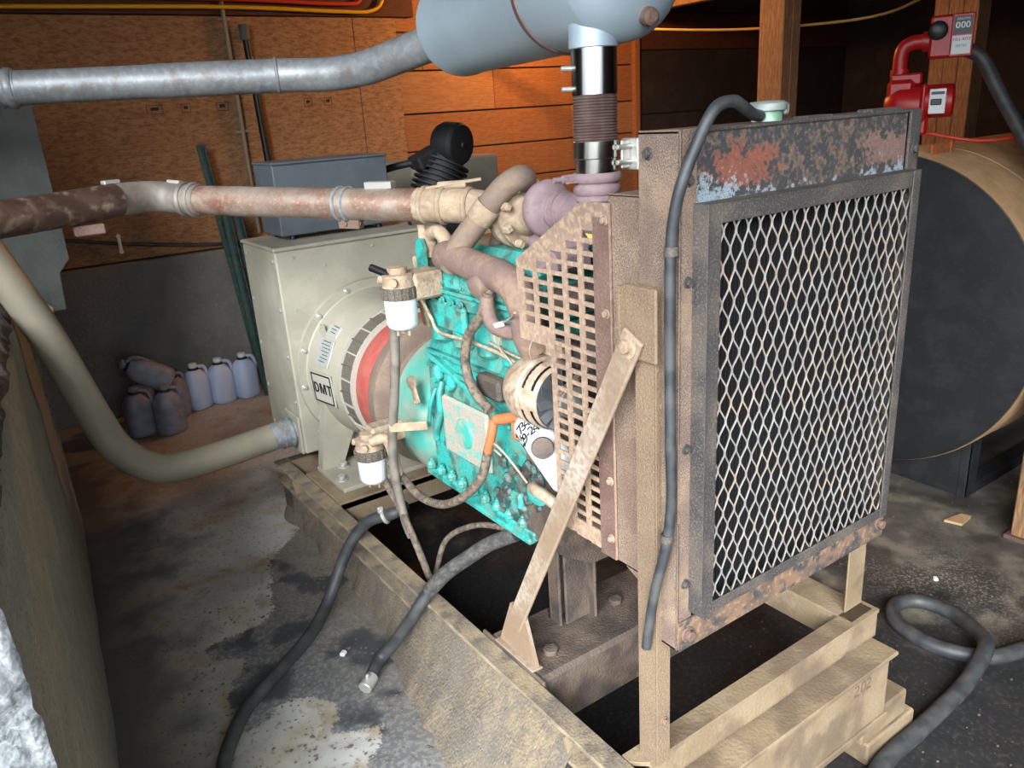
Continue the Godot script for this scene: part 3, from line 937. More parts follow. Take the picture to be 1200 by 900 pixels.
func build_skid() -> void:
	var t := thing("generator_skid", "dusty welded steel skid frame carrying the engine and generator", "skid", V(1.385, 0.2, -2.1))
	var st := S()
	channel(st, -3.3, -0.99, 0.943, -1.0, 0.41, 0.5)
	part("side_rail", st, M.rail, t)
	st = S()
	channel(st, -3.3, -1.03, 1.775, 1.0, 0.41, 0.5, 0.1)
	part("side_rail", st, M.tan, t)
	for z in [-3.06, -1.215]:
		st = S()
		prism(st, PackedVector2Array([Vector2(0.886, 0.49), Vector2(0.94, 0.49), Vector2(0.94, 0.42), Vector2(0.895, 0.42)]), V(0, 0, z), V(1, 0, 0), V(0, 1, 0), V(0, 0, 1), 0.008)
		part("gusset_plate", st, M.tan, t)
	# front beam
	st = S()
	prism(st, PackedVector2Array([Vector2(0.95, -1.075), Vector2(1.885, -1.075), Vector2(1.885, -1.02), Vector2(0.985, -1.02), Vector2(0.95, -1.05)]), V(0, 0.488, 0), V(1, 0, 0), V(0, 0, 1), V(0, 1, 0), 0.012)
	bx(st, V(0.99, 0.41, -1.032), V(1.883, 0.49, -1.022), 0.002)
	bx(st, V(0.97, 0.41, -1.075), V(1.883, 0.42, -1.022), 0.002)
	part("front_beam", st, M.tan, t)
	# engine crossmember
	st = S()
	bx(st, V(0.955, 0.33, -1.64), V(1.77, 0.505, -1.385), 0.012)
	part("crossmember", st, M.oily, t)
	st = S()
	bx(st, V(0.948, 0.36, -1.66), V(0.958, 0.51, -1.37), 0.003)
	part("end_plate", st, M.oily, t)
	st = S()
	for z in [-1.58, -1.46]: cyl(st, V(1.04, 0.505, z), V(1.04, 0.52, z), 0.022, 6)
	for x in [1.33, 1.5]: cyl(st, V(x, 0.505, -1.52), V(x, 0.52, -1.52), 0.022, 6)
	part("crossmember_bolts", st, M.oily, t)
	# generator foot plates
	st = S()
	bx(st, V(0.95, 0.47, -3.06), V(1.77, 0.505, -2.69), 0.004)
	bx(st, V(0.95, 0.4, -2.7), V(1.77, 0.5, -2.69), 0.003)
	part("foot_beam", st, M.tan, t)
	st = S()
	bx(st, V(0.95, 0.41, -3.3), V(1.77, 0.5, -3.24), 0.004)
	part("rear_beam", st, M.tan, t)
	# front upright posts
	st = S()
	bx(st, V(0.986, 0.5, -1.055), V(0.991, 1.59, -1.0), 0.001)
	bx(st, V(0.986, 0.5, -1.004), V(1.026, 1.59, -0.999), 0.001)
	for y in [0.62, 0.9, 1.12, 1.36]: bolt(st, V(1.006, y, -0.998), V(0, 0, 1), 0.007)
	part("upright_post", st, M.post, t)
	st = S()
	bx(st, V(1.795, 0.5, -1.075), V(1.875, 0.86, -1.069), 0.002)
	bx(st, V(1.868, 0.5, -1.12), V(1.874, 0.86, -1.069), 0.002)
	bx(st, V(1.7, 0.8, -1.1), V(1.872, 0.86, -1.075), 0.003)
	part("upright_post", st, M.tan, t)
	# brace, its bracket and its foot
	st = S()
	bar(st, V(0.966, 1.5, -1.035), V(0.966, 0.6, -1.515), 0.012, 0.056, V(1, 0, 0), 0.004)
	var br := part("diagonal_brace", st, M.brace, t)
	st = S()
	lathe(st, V(0.962, 1.478, -1.047), V(-1, 0, 0), [Vector2(0, 0), Vector2(0, 0.024), Vector2(0.004, 0.024), Vector2(0.004, 0.013), Vector2(0.013, 0.013), Vector2(0.014, 0)], 16)
	part("brace_bolt", st, M.cast_dusty, br)
	st = S()
	bx(st, V(0.955, 1.47, -1.07), V(0.985, 1.59, -1.062), 0.001)
	bx(st, V(0.972, 1.45, -1.07), V(0.98, 1.59, -0.985), 0.003)
	part("brace_bracket", st, M.post, t)
	st = S()
	prism(st, PackedVector2Array([Vector2(-1.6, 0.5), Vector2(-1.42, 0.5), Vector2(-1.47, 0.66), Vector2(-1.53, 0.66)]), V(0.966, 0, 0), V(0, 0, 1), V(0, 1, 0), V(1, 0, 0), 0.01)
	bx(st, V(0.95, 0.505, -1.6), V(0.985, 0.512, -1.42), 0.002)
	part("brace_foot", st, M.brace, t)
	# engine mount pillar
	st = S()
	bx(st, V(1.13, 0.505, -1.585), V(1.245, 0.92, -1.575), 0.003)
	bx(st, V(1.13, 0.505, -1.585), V(1.14, 0.92, -1.53), 0.003)
	bx(st, V(1.235, 0.505, -1.585), V(1.245, 0.92, -1.5), 0.003)
	bx(st, V(1.15, 0.505, -1.535), V(1.245, 0.92, -1.525), 0.003)
	part("mount_pillar", st, M.oily, t)
	st = S()
	for y in [0.8, 0.86, 0.74]: bolt(st, V(1.2, y, -1.52), V(0, 0, 1), 0.016)
	part("pillar_bolts", st, M.oily, t)

	# the timbers and beams the skid stands on
	t = thing("dunnage_beam", "tan painted steel beam lying under the front of the skid", "beam", V(1.4, 0.1, -0.98))
	st = S()
	bx(st, V(0.86, 0.384, -1.05), V(1.885, 0.397, -0.95), 0.003)
	part("top_flange", st, M.tan, t)
	st = S()
	bx(st, V(0.87, 0.19, -0.995), V(1.862, 0.386, -0.962), 0.003)
	part("web", st, M.tan, t)
	st = S()
	bx(st, V(0.87, 0.17, -1.05), V(1.87, 0.192, -0.955), 0.003)
	part("bottom_flange", st, M.tan, t)
	text("painted_numerals", "202", V(1.735, 0.345, -0.9605), V(1, 0, 0), V(0, 1, 0), 0.038, M.brownrust, t)
	t = thing("support_block", "tan wooden block on the floor under the right end of the beam", "block", V(1.95, 0, -1.04))
	st = S()
	bx(st, V(1.8, 0.08, -1.12), V(2.03, 0.168, -0.985), 0.006)
	part("upper_timber", st, M.tan, t)
	st = S()
	bx(st, V(1.82, 0.0, -1.1), V(2.07, 0.079, -0.975), 0.006)
	part("lower_timber", st, M.tan, t)
	t = thing("support_block", "dark timber block standing under the left end of the front beam", "block", V(0.95, 0.22, -1.0))
	st = S()
	bx(st, V(0.88, 0.2, -1.1), V(1.05, 0.169, -0.98), 0.004)
	part("timber", st, M.oily, t)
	# rear support and packing under the rails
	for d in [[-3.25, "rusty packing timber under the rear of the skid"]]:
		st = S()
		bx(st, V(0.9, 0.2, d[0]), V(1.85, 0.409, d[0] + 0.12), 0.006)
		single("packing_timber", st, M.oily, d[1], "timber", V(1.38, 0.2, d[0] + 0.06))

	# dust drifted against the left rail
	st = S()
	st.set_smooth_group(SMOOTH)
	var f := FastNoiseLite.new()
	f.seed = 31
	f.frequency = 3.0
	f.fractal_octaves = 5
	var n := 120
	var m := 26
	var P := func(i: int, j: int) -> Vector3:
		var z := -3.25 + 2.05 * i / n
		var s := float(j) / m
		var k := smoothstep(-2.55, -1.5, z)
		var w := 0.02 + 0.15 * k + f.get_noise_2d(z * 0.8, 0.0) * 0.04
		var top := 0.38 + 0.108 * smoothstep(-2.5, -1.95, z)
		var x := 0.925 - (0.925 - (0.9 - w)) * s
		var y: float = lerpf(top, 0.24, pow(s, 0.85)) + f.get_noise_2d(x * 2.0, z * 2.0) * 0.02 * sin(PI * s) + f.get_noise_2d(x * 9.0, z * 9.0) * 0.006 * s
		if j == 0: y = top
		return V(x, y, z)
	for i in n:
		for j in m:
			quad(st, P.call(i, j), P.call(i + 1, j), P.call(i + 1, j + 1), P.call(i, j + 1), V(-1, 1, 0))
	var dm := single("dust_drift", st, M.dust, "yellow-brown dust banked against the left skid rail", "dust", V(0.8, 0.25, -1.8))
	dm.set_meta("kind", "stuff")


# ---------------------------------------------------------------- the generator
func build_generator() -> void:
	var t := thing("generator", "cream generator end with a round flanged cone and DMT plate", "generator", V(1.36, 0.5, -3.3))
	var st := S()
	bx(st, V(0.98, 0.57, -3.52), V(1.74, 1.44, -3.1), 0.006)
	var body := part("housing", st, M.cream, t)
	st = S()
	bx(st, V(0.974, 1.44, -3.526), V(1.746, 1.456, -3.094), 0.005)
	part("lid", st, M.cream, t)
	st = S()
	for y in [0.62, 0.8, 1.0, 1.2, 1.4]:
		for x in [0.985]: pass
		cyl(st, V(0.98, y, -3.135), V(0.974, y, -3.135), 0.009, 10)
		cyl(st, V(0.98, y, -3.485), V(0.974, y, -3.485), 0.009, 10)
	for x in [1.05, 1.4, 1.68]: cyl(st, V(x, 1.41, -3.1), V(x, 1.41, -3.096), 0.006, 8)
	for p in [V(1.18, 1.36, -3.1), V(1.12, 1.05, -3.1), V(1.03, 1.2, -3.1), V(1.05, 0.66, -3.1)]: cyl(st, p, p + V(0, 0, 0.003), 0.005, 8)
	part("housing_screws", st, M.steel, body)
	var o := V(1.36, 0.91, -3.1)
	var ax := V(0, 0, 1)
	st = S()
	lathe(st, o, ax, [Vector2(0, 0), Vector2(0, 0.368), Vector2(0.012, 0.372), Vector2(0.025, 0.368), Vector2(0.025, 0.335), Vector2(0.03, 0.33)], 64)
	part("flange_ring", st, M.cream, t)
	st = S()
	for k in 14:
		var a := TAU * k / 14 + 0.1
		var p := o + V(cos(a), sin(a), 0) * 0.351 + V(0, 0, 0.025)
		bolt(st, p, ax, 0.0085)
	part("flange_bolts", st, M.steel, t)
	st = S()
	lathe(st, o, ax, [Vector2(0.02, 0.332), Vector2(0.06, 0.327), Vector2(0.27, 0.293)], 64)
	var cone := part("adapter_cone", st, M.cream, t)
	# vent ring: rims, screens and dividers
	st = S()
	lathe(st, o, ax, [Vector2(0.268, 0.25), Vector2(0.268, 0.295), Vector2(0.276, 0.297), Vector2(0.276, 0.25)], 64)
	part("vent_rim", st, M.cream_pale, t)
	st = S()
	lathe(st, o, ax, [Vector2(0.365, 0.24), Vector2(0.365, 0.289), Vector2(0.38, 0.289), Vector2(0.382, 0.24)], 64)
	part("vent_rim", st, M.cream_pale, t)
	st = S()
	lathe(st, o, ax, [Vector2(0.276, 0.288), Vector2(0.365, 0.282)], 64)
	part("vent_screen", st, M.screen, t)
	for k in 34:
		var a := TAU * k / 34
		var r := V(cos(a), sin(a), 0)
		st = S()
		bar(st, o + r * 0.291 + V(0, 0, 0.274), o + r * 0.286 + V(0, 0, 0.368), 0.006, 0.008, V(-sin(a), cos(a), 0), 0.001)
		part("vent_divider", st, M.screen if k % 2 else M.cream_pale, t)
	st = S()
	lathe(st, o, ax, [Vector2(0.38, 0.24), Vector2(0.38, 0.272), Vector2(0.39, 0.276), Vector2(0.5, 0.272), Vector2(0.51, 0.265), Vector2(0.51, 0.24)], 64, 0.0, TAU)
	part("guard_ring", st, M.red_ring, t, "red guard ring")
	st = S()
	lathe(st, o, ax, [Vector2(0.51, 0.2), Vector2(0.51, 0.283), Vector2(0.52, 0.288), Vector2(0.575, 0.288), Vector2(0.585, 0.27), Vector2(0.59, 0.225), Vector2(0.69, 0.22), Vector2(0.69, 0.2)], 64)
	part("coupling_housing", st, M.manifold_dusty, t)
	# foot on the left: a buttress down to the skid
	st = S()
	prism(st, PackedVector2Array([Vector2(-0.3, 0.24), Vector2(-0.22, -0.2), Vector2(-0.31, -0.395), Vector2(-0.395, -0.395), Vector2(-0.395, -0.36), Vector2(-0.35, -0.1)]), V(1.4, 0.9, -3.04), V(1, 0, 0), V(0, 1, 0), V(0, 0, 1), 0.05)
	bx(st, V(1.0, 0.505, -3.05), V(1.7, 0.525, -2.76), 0.003)
	part("mounting_foot", st, M.cream, t)
	st = S()
	for p in [V(1.09, 0.525, -2.97), V(1.03, 0.525, -2.85), V(1.13, 0.525, -2.8)]: bolt(st, p, V(0, 1, 0), 0.018)
	part("foot_bolts", st, M.steel, t)
	# plates on the cone
	var on := func(a: float, z: float) -> Array:   # frame on the cone at angle a
		var r := 0.327 - (z - 0.06) * 0.162
		var rad := V(cos(a), sin(a), 0)
		return [o + rad * r + V(0, 0, z), V(-sin(a), cos(a), 0), (rad + V(0, 0, 0.162)).normalized()]
	var fr: Array = on.call(PI + 0.06, 0.145)
	var upv: Vector3 = -fr[1]
	var nrm: Vector3 = fr[2]
	var rt: Vector3 = upv.cross(nrm).normalized()
	st = S()
	box(st, fr[0] + nrm * 0.002, V(0.155, 0.135, 0.006), 0.001, Basis(rt, upv, nrm))
	var pl := part("name_plate", st, M.cream_pale, cone)
	st = S()
	for s in [[0.0, 0.06, 0.143, 0.006], [0.0, -0.06, 0.143, 0.006], [-0.07, 0.0, 0.005, 0.124], [0.07, 0.0, 0.005, 0.124]]:
		box(st, fr[0] + nrm * 0.006 + rt * s[0] + upv * s[1], V(s[2], s[3], 0.002), 0, Basis(rt, upv, nrm))
	part("plate_border", st, M.ink, cone)
	text("plate_lettering", "DMT", fr[0] + nrm * 0.0065, rt, upv, 0.047, M.ink, cone, true)
	for d in [[-0.42, 0.1, 0.075, 0.11], [-0.72, 0.1, 0.06, 0.05]]:
		fr = on.call(PI + d[0], 0.145)
		upv = -fr[1]
		nrm = fr[2]
		rt = upv.cross(nrm).normalized()
		st = S()
		box(st, fr[0] + nrm * 0.001, V(d[2] + 0.02, d[3], 0.004), 0.001, Basis(rt, upv, nrm))
		part("data_plate", st, M.plate, cone)
		st = S()
		for k in int(d[3] / 0.014):
			box(st, fr[0] + nrm * 0.0035 + upv * (d[3] * 0.42 - k * 0.014) + rt * rng.randf_range(-0.008, 0.008), V(d[2] * rng.randf_range(0.5, 0.85), 0.003, 0.001), 0, Basis(rt, upv, nrm))
		part("data_lines", st, M.ink, cone)
	# control box on the generator
	t = thing("control_box", "blue-grey metal control box standing on top of the generator", "control box", V(1.33, 1.456, -3.35))
	st = S()
	bx(st, V(1.075, 1.475, -3.5), V(1.585, 1.765, -3.26), 0.004)
	part("enclosure", st, M.bluegrey, t)
	st = S()
	bx(st, V(1.07, 1.762, -3.505), V(1.59, 1.772, -3.25), 0.003)
	part("top_lip", st, M.bluegrey, t)
	for p in [V(1.13, 1.466, -3.29), V(1.53, 1.466, -3.29), V(1.13, 1.466, -3.47), V(1.53, 1.466, -3.47)]:
		st = S()
		cyl(st, p + V(0, -0.01, 0), p + V(0, 0.01, 0), 0.014, 12)
		part("rubber_foot", st, M.cap_black, t)

	# cream cabinets behind
	t = thing("cream_cabinet", "tall pale cabinet behind the black compressor by the plank wall", "cabinet", V(2.1, 0.25, -3.8))
	st = S()
	bx(st, V(1.95, 0.25, -4.1), V(2.48, 1.7, -3.72), 0.006)
	part("carcass", st, M.cream, t)
	st = S()
	bx(st, V(1.96, 0.3, -3.722), V(2.2, 1.68, -3.712), 0.003)
	part("door", st, M.cream, t)
	st = S()
	bx(st, V(2.204, 0.3, -3.722), V(2.47, 1.69, -3.712), 0.003)
	part("door", st, M.cream, t)
	t = thing("cream_cabinet", "low pale screwed sheet metal box showing between turbo pipe and fan guard", "cabinet", V(1.95, 0.6, -2.8))
	st = S()
	bx(st, V(1.77, 0.6, -3.0), V(2.25, 1.43, -2.64), 0.004)
	part("carcass", st, M.cream, t)
	st = S()
	for p in [V(1.8, 1.4, -2.64), V(1.93, 1.4, -2.64), V(2.1, 1.4, -2.64), V(1.8, 1.3, -2.64)]: cyl(st, p, p + V(0, 0, 0.004), 0.006, 8)
	part("screws", st, M.steel, t)

	# black compressor
	t = thing("air_compressor", "black finned air compressor head with a round filter behind the pipe", "compressor", V(1.85, 1.4, -3.3))
	st = S()
	var d := V(0.42, 0.88, 0.05).normalized()
	var b := V(1.8, 1.5, -3.3)
	lathe(st, b - d * 0.03, d, [Vector2(0, 0), Vector2(0, 0.09), Vector2(0.3, 0.085), Vector2(0.3, 0)], 20)
	for k in 9: lathe(st, b + d * (0.03 + 0.024 * k), d, [Vector2(0, 0.06), Vector2(0, 0.118), Vector2(0.008, 0.118), Vector2(0.008, 0.06)], 20)
	part("finned_cylinder", st, M.black, t)
	st = S()
	var c2 := b + d * 0.3 + V(0.0, 0.015, 0.02)
	var fax := V(0.35, -0.1, 0.9).normalized()
	lathe(st, c2 - fax * 0.06, fax, [Vector2(0, 0), Vector2(0, 0.085), Vector2(0.03, 0.098), Vector2(0.1, 0.098), Vector2(0.11, 0.088), Vector2(0.12, 0.088), Vector2(0.125, 0.07), Vector2(0.125, 0.014), Vector2(0.132, 0.01), Vector2(0.132, 0)], 28)
	part("air_filter", st, M.black, t)
	st = S()
	box(st, b + d * 0.26 + V(-0.1, 0.0, -0.02), V(0.14, 0.06, 0.12), 0.01, Basis(V(0, 0, 1), 0.4))
	tube(st, sm([b + d * 0.25 + V(-0.1, 0, 0), b + V(-0.12, 0.2, -0.1), b + V(-0.2, 0.16, -0.22)]), 0.016, 8)
	tube(st, sm([b + d * 0.1 + V(-0.1, 0, 0.05), b + V(-0.16, 0.03, 0.1), b + V(-0.14, -0.1, 0.08)]), 0.008, 8)
	part("manifold_and_pipes", st, M.black, t).set_meta("kind", "stuff")
	st = S()
	bx(st, V(1.765, 1.3, -3.5), V(2.0, 1.5, -3.15), 0.03)
	part("crankcase", st, M.black, t)
	t = thing("compressor_stand", "dark steel stand under the black compressor beside the generator", "stand", V(1.87, 0.25, -3.35))
	st = S()
	bx(st, V(1.765, 1.27, -3.55), V(2.1, 1.3, -3.1), 0.004)
	part("shelf", st, M.black, t)
	for x in [1.94, 2.08]:
		for z in [-3.52, -3.13]:
			st = S()
			bx(st, V(x - 0.02, 0.25, z - 0.02), V(x + 0.02, 1.27, z + 0.02), 0.003)
			part("leg", st, M.black, t)


# ---------------------------------------------------------------- the radiator with its guards
func build_radiator() -> void:
	var t := thing("radiator", "rusty upright radiator behind a diamond mesh guard, paint peeling from its top tank", "radiator", V(1.365, 0.83, -1.0))
	var st := S()
	bx(st, V(1.0, 0.83, -1.055), V(1.006, 1.858, -0.955), 0.001)
	bx(st, V(1.0, 0.83, -0.961), V(1.041, 1.858, -0.955), 0.001)
	part("side_channel", st, M.speck, t)
	st = S()
	bx(st, V(1.725, 0.83, -1.055), V(1.731, 1.852, -0.955), 0.001)
	bx(st, V(1.69, 0.83, -0.961), V(1.731, 1.852, -0.955), 0.001)
	part("side_channel", st, M.frame, t)
	st = S()
	bx(st, V(1.041, 1.71, -1.05), V(1.69, 1.852, -0.965), 0.004)
	bx(st, V(1.0, 1.85, -1.056), V(1.731, 1.857, -0.958), 0.002)
	bx(st, V(1.35, 1.853, -1.0), V(1.43, 1.861, -0.965), 0.002)
	bx(st, V(1.56, 1.853, -1.0), V(1.67, 1.863, -0.965), 0.002)
	var tankp := part("top_tank", st, M.frame, t)
	st = S()
	st.set_smooth_group(FLAT)
	var tc: Array[Vector3] = [V(1.041, 1.712, -0.9635), V(1.69, 1.712, -0.9635), V(1.69, 1.852, -0.9635), V(1.041, 1.852, -0.9635)]
	var tu: Array[Vector2] = [Vector2(0, 1), Vector2(1, 1), Vector2(1, 0), Vector2(0, 0)]
	for k in [0, 2, 1, 0, 3, 2]:
		st.set_uv(tu[k])
		st.add_vertex(tc[k])
	part("peeling_paint", st, peeling(), tankp, "dark paint peeling to rust and blue-grey primer")
	st = S()
	for p in [V(1.02, 1.775, -0.955), V(1.71, 1.775, -0.955)]: bolt(st, p, V(0, 0, 1), 0.008)
	for y in [1.6, 1.28, 0.985]: bolt(st, V(1.02, y, -0.955), V(0, 0, 1), 0.0075)
	for y in [1.82]: bolt(st, V(1.0, y, -1.03), V(-1, 0, 0), 0.008)
	part("frame_bolts", st, M.frame, t)
	# core: dark block, upright tubes and fins
	st = S()
	bx(st, V(1.041, 0.86, -1.04), V(1.69, 1.71, -1.0), 0)
	for k in 62:
		var x := 1.046 + 0.0104 * k
		bx(st, V(x, 0.86, -1.0), V(x + 0.0035, 1.71, -0.985), 0)
	for k in 40:
		var y := 0.87 + 0.021 * k
		bx(st, V(1.041, y, -1.0), V(1.69, y + 0.0015, -0.988), 0)
	part("core", st, M.core, t)
	st = S()
	bx(st, V(1.0, 0.83, -1.05), V(1.731, 0.836, -0.95), 0.001)
	bx(st, V(1.0, 0.83, -0.956), V(1.731, 0.9, -0.95), 0.001)
	part("bottom_channel", st, M.channel, t)
	st = S()
	bolt(st, V(1.025, 0.865, -0.95), V(0, 0, 1), 0.012)
	bolt(st, V(1.71, 0.87, -0.95), V(0, 0, 1), 0.012)
	part("channel_bolts", st, M.brownrust, t)
	# mesh guard frame
	var z := -0.92
	st = S()
	bx(st, V(1.032, 0.915, -0.956), V(1.037, 1.735, z), 0.001)
	bx(st, V(1.032, 0.915, z - 0.004), V(1.066, 1.735, z), 0.001)
	part("guard_bar", st, M.frame, t)
	st = S()
	bx(st, V(1.037, 1.7302, -0.956), V(1.683, 1.735, z - 0.0005), 0.001)
	bx(st, V(1.066, 1.7, z - 0.004), V(1.66, 1.735, z - 0.0005), 0.001)
	part("guard_bar", st, M.frame, t)
	st = S()
	bx(st, V(1.683, 0.915, -0.956), V(1.688, 1.735, z), 0.001)
	bx(st, V(1.66, 0.915, z - 0.004), V(1.688, 1.735, z), 0.001)
	part("guard_bar", st, M.frame, t)
	st = S()
	bx(st, V(1.037, 0.9152, -0.956), V(1.683, 0.92, z - 0.0005), 0.001)
	bx(st, V(1.066, 0.915, z - 0.004), V(1.66, 0.94, z - 0.0005), 0.001)
	part("guard_bar", st, M.frame, t)
	# expanded metal: every strand of the diamonds
	st = S()
	var gx0 := 1.05
	var gx1 := 1.672
	var gy0 := 0.93
	var gy1 := 1.715
	var cols := 19
	var rows := 12
	var dx := (gx1 - gx0) / cols
	var dy := (gy1 - gy0) / rows
	for i in cols:
		for j in rows:
			var cx := gx0 + dx * (i + 0.5)
			var cy := gy0 + dy * (j + 0.5)
			for sx in [-1, 1]:
				for sy in [-1, 1]:
					var zt := 0.0
					var k: float = 0.15
					var p0 := V(cx + sx * dx * 0.5, cy + sy * dy * 0.0, z - 0.011)
					var p1 := V(cx + sx * dx * 0.475, cy + sy * dy * k * 0.5, z - 0.011)
					var p2 := V(cx + sx * dx * 0.025, cy + sy * dy * (0.5 - k * 0.5), z - 0.009 + zt)
					var p3 := V(cx, cy + sy * dy * 0.5, z - 0.009 + zt)
					bar(st, p0, p1, 0.0036, 0.003, V(1, 0, 0.5), 0)
					bar(st, p1, p2, 0.003, 0.003, V(1, 0, 0.5), 0)
					bar(st, p2, p3, 0.0036, 0.003, V(1, 0, 0.5), 0)
	part("diamond_mesh", st, M.strand, t, "pale diamond mesh")
	# fan shroud
	st = S()
	bx(st, V(1.02, 0.945, -1.16), V(1.024, 1.745, -1.06), 0.001)
	bx(st, V(1.02, 1.74, -1.16), V(1.71, 1.744, -1.06), 0.001)
	bx(st, V(1.71, 0.945, -1.16), V(1.714, 1.745, -1.06), 0.001)
	bx(st, V(1.02, 0.945, -1.16), V(1.71, 0.95, -1.06), 0.001)
	prism(st, PackedVector2Array([Vector2(-1.16, 0.96), Vector2(-1.055, 0.91), Vector2(-1.055, 0.96)]), V(1.021, 0, 0), V(0, 0, 1), V(0, 1, 0), V(1, 0, 0), 0.004)
	part("fan_shroud", st, M.shroud, t)
	# fan guard: a plate with square holes
	var gp := build_fan_guard(t)
	st = S()
	for y in [1.695, 1.51, 1.3, 1.14, 1.0]: bolt(st, V(1.012, y, -1.163), V(-1, 0, 0), 0.007)
	part("guard_bolts", st, M.guard, gp)
	# filler neck and cap
	st = S()
	lathe(st, V(1.275, 1.852, -1.0), V(0, 1, 0), [Vector2(0, 0), Vector2(0, 0.028), Vector2(0.024, 0.027), Vector2(0.026, 0)], 24)
	cyl(st, V(1.275, 1.868, -1.0), V(1.235, 1.866, -0.985), 0.008, 10)
	var neck := part("filler_neck", st, M.cap_green, t, "green filler neck")
	st = S()
	lathe(st, V(1.275, 1.876, -1.0), V(0, 1, 0), [Vector2(0, 0), Vector2(0, 0.036), Vector2(0.012, 0.036), Vector2(0.016, 0.03), Vector2(0.018, 0)], 10)
	box(st, V(1.308, 1.877, -0.985), V(0.014, 0.02, 0.012), 0.003)
	part("filler_cap", st, M.cap_pale, neck)
	# overflow hose
	st = S()
	tube(st, sm([V(1.24, 1.868, -0.988), V(1.2, 1.872, -0.97), V(1.14, 1.884, -0.94), V(1.09, 1.897, -0.925), V(1.045, 1.885, -0.925), V(1.015, 1.83, -0.935), V(0.99, 1.76, -0.947), V(0.985, 1.68, -0.96), V(0.984, 1.56, -0.962), V(0.985, 1.42, -0.962), V(0.982, 1.3, -0.958), V(0.985, 1.18, -0.958), V(0.982, 1.08, -0.968), V(0.975, 0.97, -0.992), V(0.972, 0.86, -1.01), V(0.972, 0.82, -1.016)], 5), 0.0105, 10)
	var hose := part("overflow_hose", st, M.rubber, t, "dark rubber overflow hose")
	for c in [V(0.985, 1.66, -0.96), V(0.982, 1.1, -0.966)]:
		st = S()
		lathe(st, c - V(0, 0.008, 0), V(0, 1, 0), [Vector2(0, 0.0105), Vector2(0, 0.013), Vector2(0.016, 0.013), Vector2(0.016, 0.0105)], 14)
		bx(st, c + V(0.0, -0.008, -0.004), c + V(0.02, 0.008, 0.0), 0.001)
		part("hose_clip", st, M.frame, hose)
	# the fan behind the guard
	st = S()
	var fo := V(1.365, 1.3, -1.24)
	cyl(st, fo - V(0, 0, 0.05), fo + V(0, 0, 0.03), 0.06, 24)
	for k in 6:
		var a := TAU * k / 6 + 0.3
		var r := V(cos(a), sin(a), 0)
		bar(st, fo + r * 0.05, fo + r * 0.31, 0.09, 0.004, V(-sin(a), cos(a), 0.6), 0.001)
	part("fan", st, M.fan, t)


func build_fan_guard(t: Node3D) -> MeshInstance3D:
	var st := S()
	var X := 1.013
	var th := 0.004
	var w := V(1, 0, 0)
	var zu := V(0, 0, 1)
	# five columns of holes
	var zs := [-1.447, -1.394, -1.341, -1.288, -1.235]    # left edges of the holes
	var hw := 0.037
	var pitch := 0.0262
	var hh := 0.0165
	var tops := [1.567, 1.593, 1.62, 1.646, 1.672]
	var lows := [1.43, 1.43, 0.985, 0.985, 0.985]
	# upright bars between columns
	var bars := [[-1.472, -1.447], [-1.41, -1.394], [-1.357, -1.341], [-1.304, -1.288], [-1.251, -1.235], [-1.198, -1.15]]
	var btop := [1.567, 1.567, 1.593, 1.62, 1.646, 1.672]
	var blow := [1.401, 1.401, 0.965, 0.962, 0.96, 0.95]
	for i in 6:
		bx(st, V(X, blow[i], bars[i][0]), V(X + th, btop[i], bars[i][1]), 0)
	for i in 5:
		var y: float = tops[i]
		while true:
			var nxt := y - pitch
			if nxt < lows[i] - 0.001: break
			# the bar under the hole that starts at y
			bx(st, V(X, nxt, zs[i]), V(X + th, nxt + pitch - hh, zs[i] + hw), 0)
			y = nxt
		var bot: float = 1.401 if i < 2 else 0.962 - 0.001 * i
		bx(st, V(X, bot, zs[i]), V(X + th, y, zs[i] + hw), 0)
	# the solid sloping top
	var poly := PackedVector2Array([Vector2(-1.472, 1.567), Vector2(-1.41, 1.567), Vector2(-1.41, 1.567), Vector2(-1.394, 1.567), Vector2(-1.394, 1.593), Vector2(-1.341, 1.593), Vector2(-1.341, 1.62), Vector2(-1.288, 1.62), Vector2(-1.288, 1.646), Vector2(-1.235, 1.646), Vector2(-1.235, 1.672), Vector2(-1.15, 1.672), Vector2(-1.15, 1.728), Vector2(-1.233, 1.728), Vector2(-1.472, 1.587)])
	var clean := PackedVector2Array()
	for p in poly:
		if clean.is_empty() or clean[clean.size() - 1].distance_to(p) > 0.001: clean.append(p)
	prism(st, clean, V(X, 0, 0), zu, V(0, 1, 0), w, th)
	var g := part("fan_guard", st, M.guard, t, "rusty fan guard plate with rows of square holes")
	st = S()
	bx(st, V(X - 0.001, 0.95, -1.2), V(X, 1.70, -1.152), 0.0002)
	part("edge_strip", st, M.brownrust, g)
	return g


